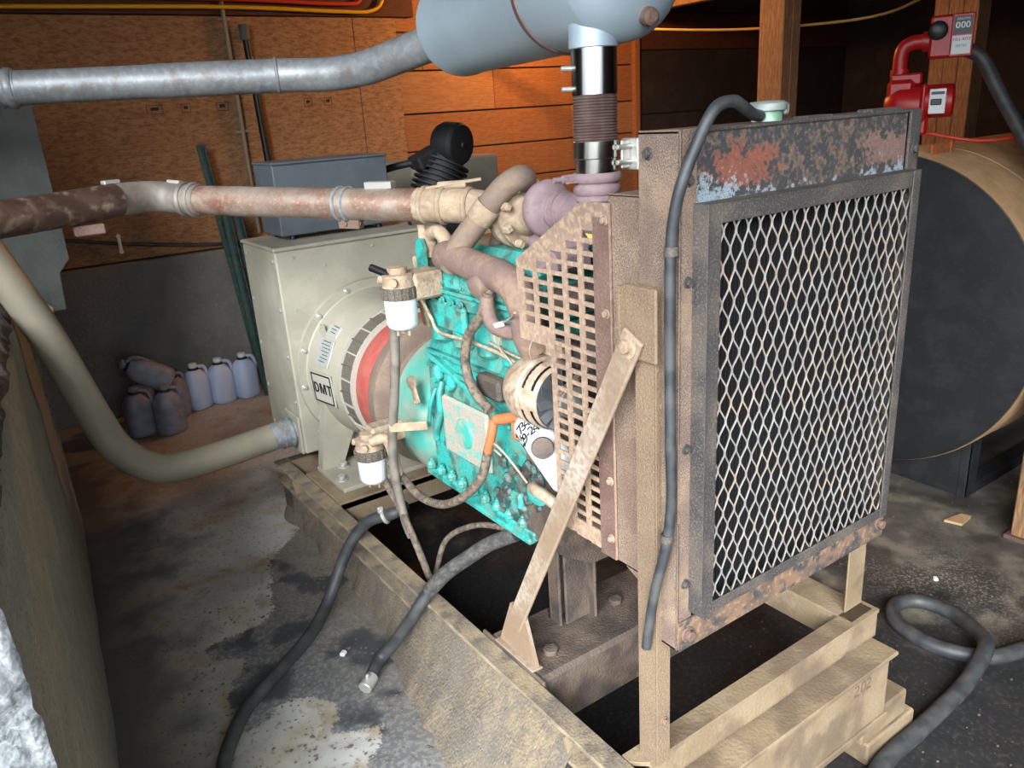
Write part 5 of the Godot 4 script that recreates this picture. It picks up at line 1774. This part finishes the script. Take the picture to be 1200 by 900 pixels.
	var end := m0 + md * 1.14
	var path := sm([end, end + md * 0.1 + V(0, -0.015, 0), V(1.49, 2.135, -2.82), V(1.405, 2.1, -2.99), V(1.3, 2.09, -3.12), V(1.16, 2.098, -3.24), V(0.95, 2.1, -3.32), V(0.72, 2.1, -3.41)])
	tube(st, path, 0.063, 24)
	part("bent_section", st, M.galv, t)
	st = S()
	tube(st, PackedVector3Array([V(1.1, 2.1, -3.262), V(0.7, 2.101, -3.41), V(0.25, 2.1, -3.54)]), 0.06, 24)
	vband(st, V(1.15, 2.099, -3.245), V(0.9, 0, 0.33), 0.062, 0.014)
	part("straight_section", st, M.galv, t)
	st = S()
	tube(st, PackedVector3Array([V(0.28, 2.1, -3.533), V(0.15, 2.1, -3.57), V(-0.3, 2.1, -3.7)]), 0.064, 24)
	vband(st, V(0.26, 2.1, -3.54), V(0.95, 0, 0.3), 0.066, 0.03)
	vband(st, V(0.22, 2.1, -3.55), V(0.95, 0, 0.3), 0.065, 0.016)
	part("outlet_section", st, M.galv, t)

	# intake pipe from the left to the turbo
	t = thing("intake_pipe", "rust-stained metal intake pipe crossing in front of the blue-grey control box", "intake pipe", V(0.8, 1.63, -2.6))
	st = S()
	tube(st, sm([V(1.285, 1.635, -1.9), V(1.255, 1.645, -1.93), V(1.2, 1.656, -1.99), V(1.123, 1.662, -2.12)]), 0.05, 22)
	part("hose_coupling", st, M.cast_dusty, t)
	st = S()
	for d in [V(1.21, 1.655, -1.975), V(1.165, 1.659, -2.045), V(1.135, 1.661, -2.1)]: vband(st, d, V(-0.55, 0.03, -0.85), 0.05, 0.016)
	cyl(st, V(1.16, 1.715, -2.06), V(1.215, 1.718, -1.99), 0.012, 10)
	cyl(st, V(1.13, 1.71, -2.08), V(1.24, 1.73, -1.95), 0.005, 8)
	part("hose_clamps", st, M.cast_dusty, t)
	st = S()
	tube(st, PackedVector3Array([V(1.14, 1.661, -2.09), V(1.003, 1.667, -2.31), V(0.796, 1.681, -2.64), V(0.66, 1.691, -2.86)]), 0.0485, 24)
	part("straight_pipe", st, M.pipe_rusty, t)
	st = S()
	for p in [V(0.99, 1.668, -2.33), V(0.975, 1.669, -2.354)]: vband(st, p, V(-0.53, 0.03, -0.84), 0.0485, 0.012)
	part("hose_clamps", st, M.galv, t)
	st = S()
	var ju := V(1.03, 1.722, -2.27)
	bar(st, ju, ju + V(0.05, 0, 0.08), 0.03, 0.022, V(0.84, 0, -0.53))
	part("pipe_bracket", st, M.steel, t)
	st = S()
	var lo := V(0.97, 1.61, -2.36)
	bar(st, lo, lo + V(0.04, -0.002, 0.064), 0.03, 0.03, V(0.84, 0, -0.53))
	part("pipe_bracket", st, M.brownrust, t)
	st = S()
	for k in 2: bolt(st, lo + V(0.005 + 0.025 * k, 0, 0.03 + 0.03 * k), V(-0.84, 0, 0.53), 0.008)
	part("clamp_bolts", st, M.brownrust, t)
	st = S()
	tube(st, sm([V(0.68, 1.69, -2.83), V(0.645, 1.693, -2.885), V(0.6, 1.703, -2.94), V(0.54, 1.711, -2.955), V(0.47, 1.714, -2.93), V(0.41, 1.714, -2.89)]), 0.052, 24)
	vband(st, V(0.665, 1.691, -2.855), V(-0.53, 0.03, -0.84), 0.053, 0.016)
	vband(st, V(0.64, 1.694, -2.89), V(-0.6, 0.05, -0.7), 0.053, 0.02)
	part("elbow", st, M.tube_grey, t)
	st = S()
	bar(st, V(0.45, 1.772, -2.92), V(0.4, 1.772, -2.9), 0.025, 0.012, V(0, 0, 1))
	bar(st, V(0.64, 1.75, -2.9), V(0.61, 1.755, -2.94), 0.025, 0.012, V(0, 0, 1))
	part("clamp_tabs", st, M.steel, t)
	st = S()
	tube(st, PackedVector3Array([V(0.43, 1.714, -2.9), V(0.23, 1.706, -2.815), V(0.03, 1.704, -2.695), V(-0.25, 1.7, -2.52)]), 0.054, 24)
	part("outer_pipe", st, M.pipe_brown, t)
	st = S()
	bx(st, V(0.28, 1.62, -2.86), V(0.37, 1.652, -2.82), 0.004)
	part("pipe_bracket", st, M.brownrust, t)

	# cable conduit with a long sweep
	t = thing("sweep_conduit", "thick dusty beige conduit sweeping down from the left into the generator", "conduit", V(0.4, 0.6, -3.17))
	st = S()
	tube(st, sm([V(0.93, 0.66, -3.19), V(0.842, 0.65, -3.195), V(0.65, 0.643, -3.18), V(0.497, 0.65, -3.16), V(0.388, 0.68, -3.15), V(0.285, 0.79, -3.15), V(0.235, 0.935, -3.15), V(0.155, 1.248, -3.15), V(0.075, 1.488, -3.15), V(-0.02, 1.76, -3.15), V(-0.1, 2.0, -3.15)]), 0.0585, 24)
	part("conduit_pipe", st, M.pvc, t)
	st = S()
	lathe(st, V(0.87, 0.655, -3.19), V(1, 0.03, 0), [Vector2(0, 0.058), Vector2(0, 0.062), Vector2(0.045, 0.062), Vector2(0.045, 0.07), Vector2(0.085, 0.07), Vector2(0.085, 0.06), Vector2(0.1, 0.06)], 8)
	part("conduit_connector", st, M.galv, t, "grey conduit connector")
	st = S()
	bx(st, V(0.968, 0.57, -3.27), V(0.98, 0.74, -3.11), 0.003)
	part("entry_plate", st, M.cream, t)


# ---------------------------------------------------------------- the fuel tank and its pump
func build_tank() -> void:
	var t := thing("fuel_tank", "large round fuel tank with a black end and dusty tan barrel", "tank", V(4.2, 0, -2.1))
	var o := V(3.5, 0.88, -2.1)
	var ax := V(1, 0, 0)
	var st := S()
	lathe(st, o, ax, [Vector2(0.02, 0.745), Vector2(0.035, 0.752), Vector2(1.75, 0.752), Vector2(1.77, 0.74)], 72)
	part("barrel", st, M.tank_tan, t)
	st = S()
	lathe(st, o, ax, [Vector2(-0.07, 0.0), Vector2(-0.066, 0.2), Vector2(-0.05, 0.4), Vector2(-0.022, 0.6), Vector2(0.0, 0.715), Vector2(0.022, 0.747), Vector2(0.034, 0.748)], 72)
	part("end_plate", st, M.tank_black, t, "black dished end")
	st = S()
	lathe(st, o + V(0.36, 0, 0), ax, [Vector2(0, 0.752), Vector2(0.005, 0.756), Vector2(0.02, 0.756), Vector2(0.025, 0.752)], 72)
	lathe(st, o, ax, [Vector2(1.77, 0.74), Vector2(1.8, 0.6), Vector2(1.82, 0)], 48)
	part("weld_seam", st, M.tank_tan, t)
	for x in [3.66, 4.9]:
		st = S()
		prism(st, PackedVector2Array([Vector2(-2.55, 0.01), Vector2(-1.62, 0.01), Vector2(-1.62, 0.28), Vector2(-1.8, 0.19), Vector2(-2.1, 0.15), Vector2(-2.4, 0.19), Vector2(-2.55, 0.26)]), V(x, 0, 0), V(0, 0, 1), V(0, 1, 0), V(1, 0, 0), 0.012)
		bx(st, V(x - 0.005, 0.0, -1.66), V(x + 0.1, 0.32, -1.62), 0.003)
		bx(st, V(x - 0.005, 0.0, -2.58), V(x + 0.1, 0.32, -2.54), 0.003)
		part("saddle", st, M.tank_black, t)
	st = S()
	bx(st, V(3.7, 0.0, -1.7), V(5.0, 0.06, -1.62), 0.004)
	part("base_bar", st, M.tank_black, t)

	# red transfer pump with its meter
	t = thing("fuel_pump", "red fuel transfer pump with a counter meter on top of the tank", "pump", V(3.65, 1.63, -2.03))
	# axes along the pump: its motor points down the hall towards +x/+z
	var c := V(3.65, 1.83, -2.08)
	var r := V(0.46, 0, 0.89)            # along the motor, to the right in the picture
	var f := V(-0.89, 0, 0.46)           # towards the door
	var up := V(0, 1, 0)
	var B := Basis(r, up, r.cross(up))
	st = S()
	lathe(st, c + f * 0.02 - r * 0.075, r, [Vector2(-0.04, 0), Vector2(-0.04, 0.04), Vector2(-0.03, 0.06), Vector2(0.0, 0.085), Vector2(0.03, 0.1), Vector2(0.13, 0.1), Vector2(0.14, 0.09), Vector2(0.14, 0)], 28)
	box(st, c + V(0, 0.03, 0) - r * 0.04, V(0.13, 0.2, 0.15), 0.02, B)
	box(st, c + V(0, -0.1, 0) + r * 0.05, V(0.1, 0.1, 0.12), 0.015, B)
	box(st, c + V(0, 0.13, 0) - r * 0.02, V(0.15, 0.06, 0.1), 0.01, B)
	cyl(st, V(c.x, 1.6, c.z), V(c.x, 1.74, c.z), 0.04, 20)
	part("pump_body", st, M.red, t)
	st = S()
	lathe(st, c + r * 0.06 + V(0, 0.015, 0), r, [Vector2(0, 0), Vector2(0, 0.075), Vector2(0.02, 0.082), Vector2(0.14, 0.082), Vector2(0.15, 0.07), Vector2(0.155, 0)], 28)
	box(st, c + r * 0.07 + V(0, 0.01, 0), V(0.03, 0.19, 0.17), 0.012, B)
	part("motor", st, M.red, t)
	st = S()
	box(st, c + r * 0.135 + f * 0.08 + V(0, 0.015, 0), V(0.075, 0.12, 0.012), 0.002, B)
	part("motor_label", st, M.label_white, t)
	st = S()
	box(st, c + r * 0.13 + f * 0.09 + V(0, 0.012, 0), V(0.05, 0.03, 0.014), 0.004, B)
	box(st, c + r * 0.135 + f * 0.087 + V(0, 0.055, 0), V(0.06, 0.014, 0.002), 0, B)
	part("switch_plate", st, M.label_black, t)
	st = S()
	tube(st, sm([c - r * 0.055 + V(0, 0.12, 0), c - r * 0.055 + V(0, 0.24, 0), c - r * 0.04 + V(0, 0.285, 0), c + r * 0.0 + V(0, 0.305, 0), c + r * 0.07 + V(0, 0.305, 0)]), 0.036, 18)
	lathe(st, c - r * 0.055 + V(0, 0.15, 0), up, [Vector2(0, 0), Vector2(0, 0.046), Vector2(0.03, 0.046), Vector2(0.03, 0.03)], 8)
	lathe(st, c + r * 0.04 + V(0, 0.305, 0), r, [Vector2(0, 0.03), Vector2(0, 0.048), Vector2(0.03, 0.048), Vector2(0.03, 0.03)], 20)
	part("outlet_elbow", st, M.red, t)
	var mc := c + r * 0.165 + V(0, 0.32, 0)
	st = S()
	box(st, mc, V(0.19, 0.2, 0.12), 0.012, B)
	var met := part("meter", st, M.red, t)
	var cf := mc + r * 0.048 + f * 0.0605
	st = S()
	box(st, cf, V(0.1, 0.2, 0.012), 0.008, B)
	part("meter_bezel", st, M.red, met)
	st = S()
	box(st, cf + f * 0.006 + V(0, 0.045, 0), V(0.08, 0.08, 0.004), 0.001, B)
	part("counter_window", st, M.label_black, met)
	st = S()
	box(st, cf + f * 0.006 + V(0, -0.045, 0), V(0.084, 0.085, 0.004), 0.001, B)
	part("meter_label", st, M.label_white, met)
	text("counter_digits", "000", cf + f * 0.009 + V(0, 0.045, 0), r, up, 0.03, M.label_white, met, true)
	text("window_caption", "GALLONS", cf + f * 0.009 + V(0, 0.074, 0), r, up, 0.01, M.label_white, met)
	text("meter_lettering", "FILL-RITE", cf + f * 0.009 + V(0, -0.02, 0), r, up, 0.0135, M.red, met, true)
	text("meter_small_print", "METER", cf + f * 0.009 + V(0, -0.05, 0), r, up, 0.012, M.label_black, met)
	st = S()
	var kd := mc - r * 0.06 + V(0, 0.03, 0)
	lathe(st, kd + f * 0.055, f, [Vector2(0, 0), Vector2(0, 0.045), Vector2(0.02, 0.045), Vector2(0.025, 0.038), Vector2(0.025, 0)], 20)
	part("reset_knob", st, M.label_black, met)
	st = S()
	tube(st, sm([mc + r * 0.08 + V(0, -0.07, 0), mc + r * 0.15 + V(0, -0.12, 0), mc + r * 0.24 + V(0, -0.28, 0), mc + r * 0.37 + V(0, -0.5, 0), mc + r * 0.5 + V(0, -0.72, 0.0), mc + r * 0.72 + V(0, -1.1, 0.0), mc + r * 0.85 + V(0, -1.5, 0.0)]), 0.034, 14)
	part("delivery_hose", st, M.rubber, t, "black delivery hose")
	st = S()
	tube(st, sm([c + r * 0.05 + V(0, -0.13, 0) + f * 0.05, c + r * 0.12 + V(0, -0.15, 0.02), c + r * 0.3 + V(0, -0.185, 0), c + r * 0.42 + V(0.05, -0.19, 0), c + r * 0.5 + V(0.2, -0.17, 0.02)]), 0.009, 8)
	part("power_lead", st, M.redcord, t)
	t.scale = V(0.86, 0.86, 0.86)
	t.position += V(-0.02, 0.02, 0.0)
	# bits lying on the tank
	t = thing("orange_bracket", "small orange painted steel bracket on top of the tank beside the pump", "bracket", V(3.72, 1.63, -1.95))
	st = S()
	bx(st, V(3.6, 1.6, -1.935), V(3.76, 1.655, -1.925), 0.002)
	bx(st, V(3.75, 1.57, -1.94), V(3.775, 1.68, -1.92), 0.002)
	part("strap", st, M.orange, t)
	t = thing("pipe_saddle", "grey curved steel strap standing on the tank behind the black hose", "strap", V(4.3, 1.6, -1.95))
	st = S()
	lathe(st, V(4.3, 1.6, -1.98), V(0.4, 0, 0.9), [Vector2(0, 0.075), Vector2(0, 0.085), Vector2(0.08, 0.085), Vector2(0.08, 0.075), Vector2(0, 0.075)], 16, 0.0, PI)
	part("band", st, M.sheet, t)
	t = thing("rusty_canister", "dark rusty canister with a pale rim at the right edge behind the hose", "canister", V(4.75, 1.55, -1.9))
	st = S()
	lathe(st, V(4.75, 1.5, -1.85), up, [Vector2(0, 0), Vector2(0, 0.1), Vector2(0.17, 0.1), Vector2(0.18, 0.11), Vector2(0.2, 0.11), Vector2(0.21, 0.09), Vector2(0.34, 0.085), Vector2(0.38, 0.09), Vector2(0.42, 0.07), Vector2(0.43, 0)], 24)
	part("can", st, M.pipe_brown, t)
	st = S()
	lathe(st, V(4.75, 1.672, -1.85), up, [Vector2(0, 0.1), Vector2(0, 0.113), Vector2(0.016, 0.113), Vector2(0.016, 0.1)], 24)
	part("rim", st, M.cast_dusty, t)


# ---------------------------------------------------------------- things on the floor
func make_jug(called: String, label: String, m: Material, p: Vector3, turn: float, lie := Vector3.ZERO) -> void:
	var t := thing(called, label, "jug", p, "plastic jugs by the back wall")
	var st := S()
	# a squarish bottle: rounded rings narrowing to a neck
	st.set_smooth_group(SMOOTH)
	var prof := [[0.0, 0.02], [0.0, 0.066], [0.008, 0.074], [0.03, 0.076], [0.17, 0.076], [0.2, 0.072], [0.235, 0.052], [0.255, 0.032], [0.262, 0.022], [0.285, 0.021], [0.285, 0.0]]
	var n := 28
	var ringp := func(i: int, k: int) -> Vector3:
		var a := TAU * k / n
		var ca := cos(a)
		var sa := sin(a)
		var q: float = prof[i][1]
		var sq := pow(pow(absf(ca), 3.2) + pow(absf(sa), 3.2), -1.0 / 3.2) if q > 0.04 else 1.0
		return V(ca * q * sq, prof[i][0], sa * q * sq * 0.92)
	for i in prof.size() - 1:
		for k in n:
			var a: Vector3 = ringp.call(i, k)
			var b: Vector3 = ringp.call(i, (k + 1) % n)
			var c: Vector3 = ringp.call(i + 1, (k + 1) % n)
			var d: Vector3 = ringp.call(i + 1, k)
			if (c - d).length() < 1e-5: tri(st, a, b, c, V(0, 1, 0))
			else: quad(st, a, b, c, d, (a + b) * V(1, 0, 1) + V(0, -1 if i == 0 else 0.02, 0))
	var body := part("bottle", st, m, t)
	body.position = Vector3.ZERO
	st = S()
	lathe(st, V(0, 0.27, 0), V(0, 1, 0), [Vector2(0, 0), Vector2(0, 0.026), Vector2(0.02, 0.026), Vector2(0.024, 0.022), Vector2(0.024, 0)], 16)
	var cap := part("cap", st, M.label_white if m == M.jug else m, t)
	cap.position = Vector3.ZERO
	st = S()
	tube(st, sm([V(0.02, 0.268, 0.012), V(0.056, 0.26, 0.03), V(0.072, 0.215, 0.034), V(0.07, 0.17, 0.034)]), 0.011, 10)
	var hd := part("handle", st, m, t)
	hd.position = Vector3.ZERO
	st = S()
	lathe(st, V(0.0, 0.252, 0), V(0, 1, 0), [Vector2(0, 0.03), Vector2(0.002, 0.036), Vector2(0.014, 0.03), Vector2(0.014, 0.022)], 16)
	var rg := part("neck_ring", st, M.cap_black, t)
	rg.position = Vector3.ZERO
	t.rotation = Vector3(lie.x, turn, lie.z)


func build_floor_things() -> void:
	var y := 0.25
	make_jug("plastic_jug", "bright white plastic jug at the right end of the row, touching the fence posts", M.jug, V(1.285, y, -5.08), 0.5)
	make_jug("plastic_jug", "bright white plastic jug in the middle of the clean row of three", M.jug, V(1.13, y, -5.08), 0.4)
	make_jug("plastic_jug", "bright white plastic jug at the left end of the clean row of three", M.jug, V(0.975, y, -5.07), 0.6)
	make_jug("plastic_jug", "dull grey jug with a black label standing in front of the clean jugs", M.jug_dull, V(0.735, y, -4.74), 0.5)
	make_jug("plastic_jug", "dull grey jug at the front left of the heap", M.jug_dull, V(0.585, y, -4.83), 0.2)
	make_jug("plastic_jug", "dull grey jug squeezed between the labelled jug and the clean ones", M.jug_dull, V(0.83, y, -5.0), 0.9)
	make_jug("plastic_jug", "dull grey jug behind the front left one, under the lying jug", M.jug_dull, V(0.66, y, -5.04), 0.9)
	make_jug("plastic_jug", "dull grey jug lying tilted on top of the other jugs", M.jug_dull, V(0.8, 0.515, -4.9), 0.0, V(0, 0, 0.98))
	var lab := S()
	bx(lab, V(0.795, 0.3, -4.72), V(0.815, 0.37, -4.69), 0.002)
	# hoses draining over the left rail
	var t := thing("drain_hose", "black rubber hose curving from the engine over the skid rail across the floor", "hose", V(0.6, 0.25, -2.2))
	var st := S()
	tube(st, sm([V(1.04, 0.62, -2.3), V(0.99, 0.622, -2.27), V(0.93, 0.575, -2.36), V(0.88, 0.51, -2.4), V(0.83, 0.42, -2.42), V(0.752, 0.315, -2.39), V(0.65, 0.278, -2.3), V(0.545, 0.273, -2.22), V(0.44, 0.273, -2.14), V(0.358, 0.273, -2.08), V(0.29, 0.273, -1.99), V(0.24, 0.273, -1.9), V(0.2, 0.273, -1.78)], 5), 0.021, 14)
	part("hose_tube", st, M.rubber, t)
	st = S()
	vband(st, V(0.965, 0.605, -2.3), V(-0.7, -0.4, -0.5), 0.022, 0.014)
	box(st, V(0.955, 0.63, -2.31), V(0.02, 0.022, 0.014), 0.003)
	vband(st, V(1.02, 0.622, -2.29), V(0.9, 0, -0.2), 0.022, 0.014)
	part("hose_clamps", st, M.steel, t)
	t = thing("drain_hose", "oil-caked short hose lying from the sump over the rail with a metal end fitting", "hose", V(0.85, 0.25, -1.95))
	st = S()
	tube(st, sm([V(1.13, 0.72, -1.73), V(1.08, 0.675, -1.8), V(1.02, 0.635, -1.835), V(0.95, 0.595, -1.86), V(0.9, 0.54, -1.885)]), 0.023, 14)
	part("caked_sleeve", st, M.caked, t)
	st = S()
	tube(st, sm([V(0.94, 0.59, -1.865), V(0.895, 0.535, -1.885), V(0.845, 0.45, -1.915), V(0.8, 0.34, -1.98), V(0.76, 0.295, -2.0), V(0.7, 0.278, -1.95)]), 0.02, 14)
	part("hose_tube", st, M.rubber, t)
	st = S()
	cyl(st, V(0.712, 0.28, -1.957), V(0.672, 0.272, -1.93), 0.022, 10)
	box(st, V(0.69, 0.28, -1.94), V(0.012, 0.06, 0.012), 0.003)
	part("end_fitting", st, M.steel, t)

	# thick hose coiled on the floor at the right
	st = S()
	tube(st, sm([V(3.0, 0.028, -0.86), V(2.68, 0.028, -0.925), V(2.54, 0.028, -0.985), V(2.47, 0.03, -1.1), V(2.465, 0.03, -1.2), V(2.51, 0.03, -1.3), V(2.6, 0.03, -1.34), V(2.68, 0.03, -1.29), V(2.69, 0.035, -1.17), V(2.62, 0.055, -1.06), V(2.53, 0.075, -0.985), V(2.36, 0.045, -0.955), V(2.2, 0.03, -0.95), V(2.05, 0.028, -0.945), V(1.8, 0.028, -0.93), V(1.5, 0.028, -0.8)], 6), 0.027, 14)
	single("delivery_hose", st, M.rubber, "thick black hose looped on the oily floor at lower right", "hose", V(2.4, 0, -1.05))

	# offcuts and litter
	st = S()
	prism(st, PackedVector2Array([Vector2(0, 0), Vector2(0.1, -0.02), Vector2(0.15, -0.07), Vector2(0.145, -0.11), Vector2(0.09, -0.07)]), V(0.06, 1.375, -3.5), V(1, 0, 0), V(0, 1, 0), V(0, 0, 1), 0.03)
	single("wood_offcut", st, M.stud, "small pale wood offcut wedged behind the beige conduit", "offcut", V(0.1, 1.3, -3.5))
	st = S()
	prism(st, PackedVector2Array([Vector2(0, 0), Vector2(0.11, 0.02), Vector2(0.12, 0.06), Vector2(0.02, 0.07)]), V(3.36, 0.012, -1.56), V(1, 0, 0), V(0, 0, 1), V(0, 1, 0), 0.012)
	single("torn_carton", st, M.tank_tan, "torn scrap of card on the floor by the tank saddle", "litter", V(3.41, 0.01, -1.53))
	var spots := [[0.695, -2.15, 0.012], [2.9, -1.35, 0.01]]
	var saying := ["cream chip of debris on the oily floor beside the caked hose", "white chip of debris on the floor beyond the looped hose"]
	for i in 2:
		st = S()
		var p := V(spots[i][0], floor_y(spots[i][0], spots[i][1]) + 0.008, spots[i][1])
		box(st, p, V(0.024, 0.014, 0.018), 0.004, Basis(V(0, 1, 0), 0.7))
		single("debris_chip", st, M.label_white, saying[i], "debris", p - V(0, 0.008, 0))
	# crumbs of dirt strewn about
	var mm := MultiMesh.new()
	mm.transform_format = MultiMesh.TRANSFORM_3D
	st = S()
	lathe(st, V(0, -0.5, 0), V(0, 1, 0), [Vector2(0, 0), Vector2(0.15, 0.4), Vector2(0.55, 0.5), Vector2(1.0, 0)], 5)
	st.generate_normals()
	mm.mesh = st.commit()
	mm.instance_count = 900
	for i in 900:
		var x := rng.randf_range(0.1, 0.88)
		var z := rng.randf_range(-2.7, -1.3)
		if i % 3 == 0:
			x = rng.randf_range(1.95, 4.2)
			z = rng.randf_range(-1.9, -0.5)
		var s := rng.randf_range(0.003, 0.009) * (1.6 if i % 11 == 0 else 1.0)
		mm.set_instance_transform(i, Transform3D(Basis(V(0, 1, 0), rng.randf() * TAU).scaled(V(s * 1.4, s * 0.7, s)), V(x, floor_y(x, z) + 0.003, z)))
	var mi := MultiMeshInstance3D.new()
	mi.multimesh = mm
	mi.material_override = M.dust
	mi.name = "dirt_crumbs"
	add_child(mi)
	tag(mi, "crumbs of dry dirt scattered over the oily floor", "dirt", "", "stuff")
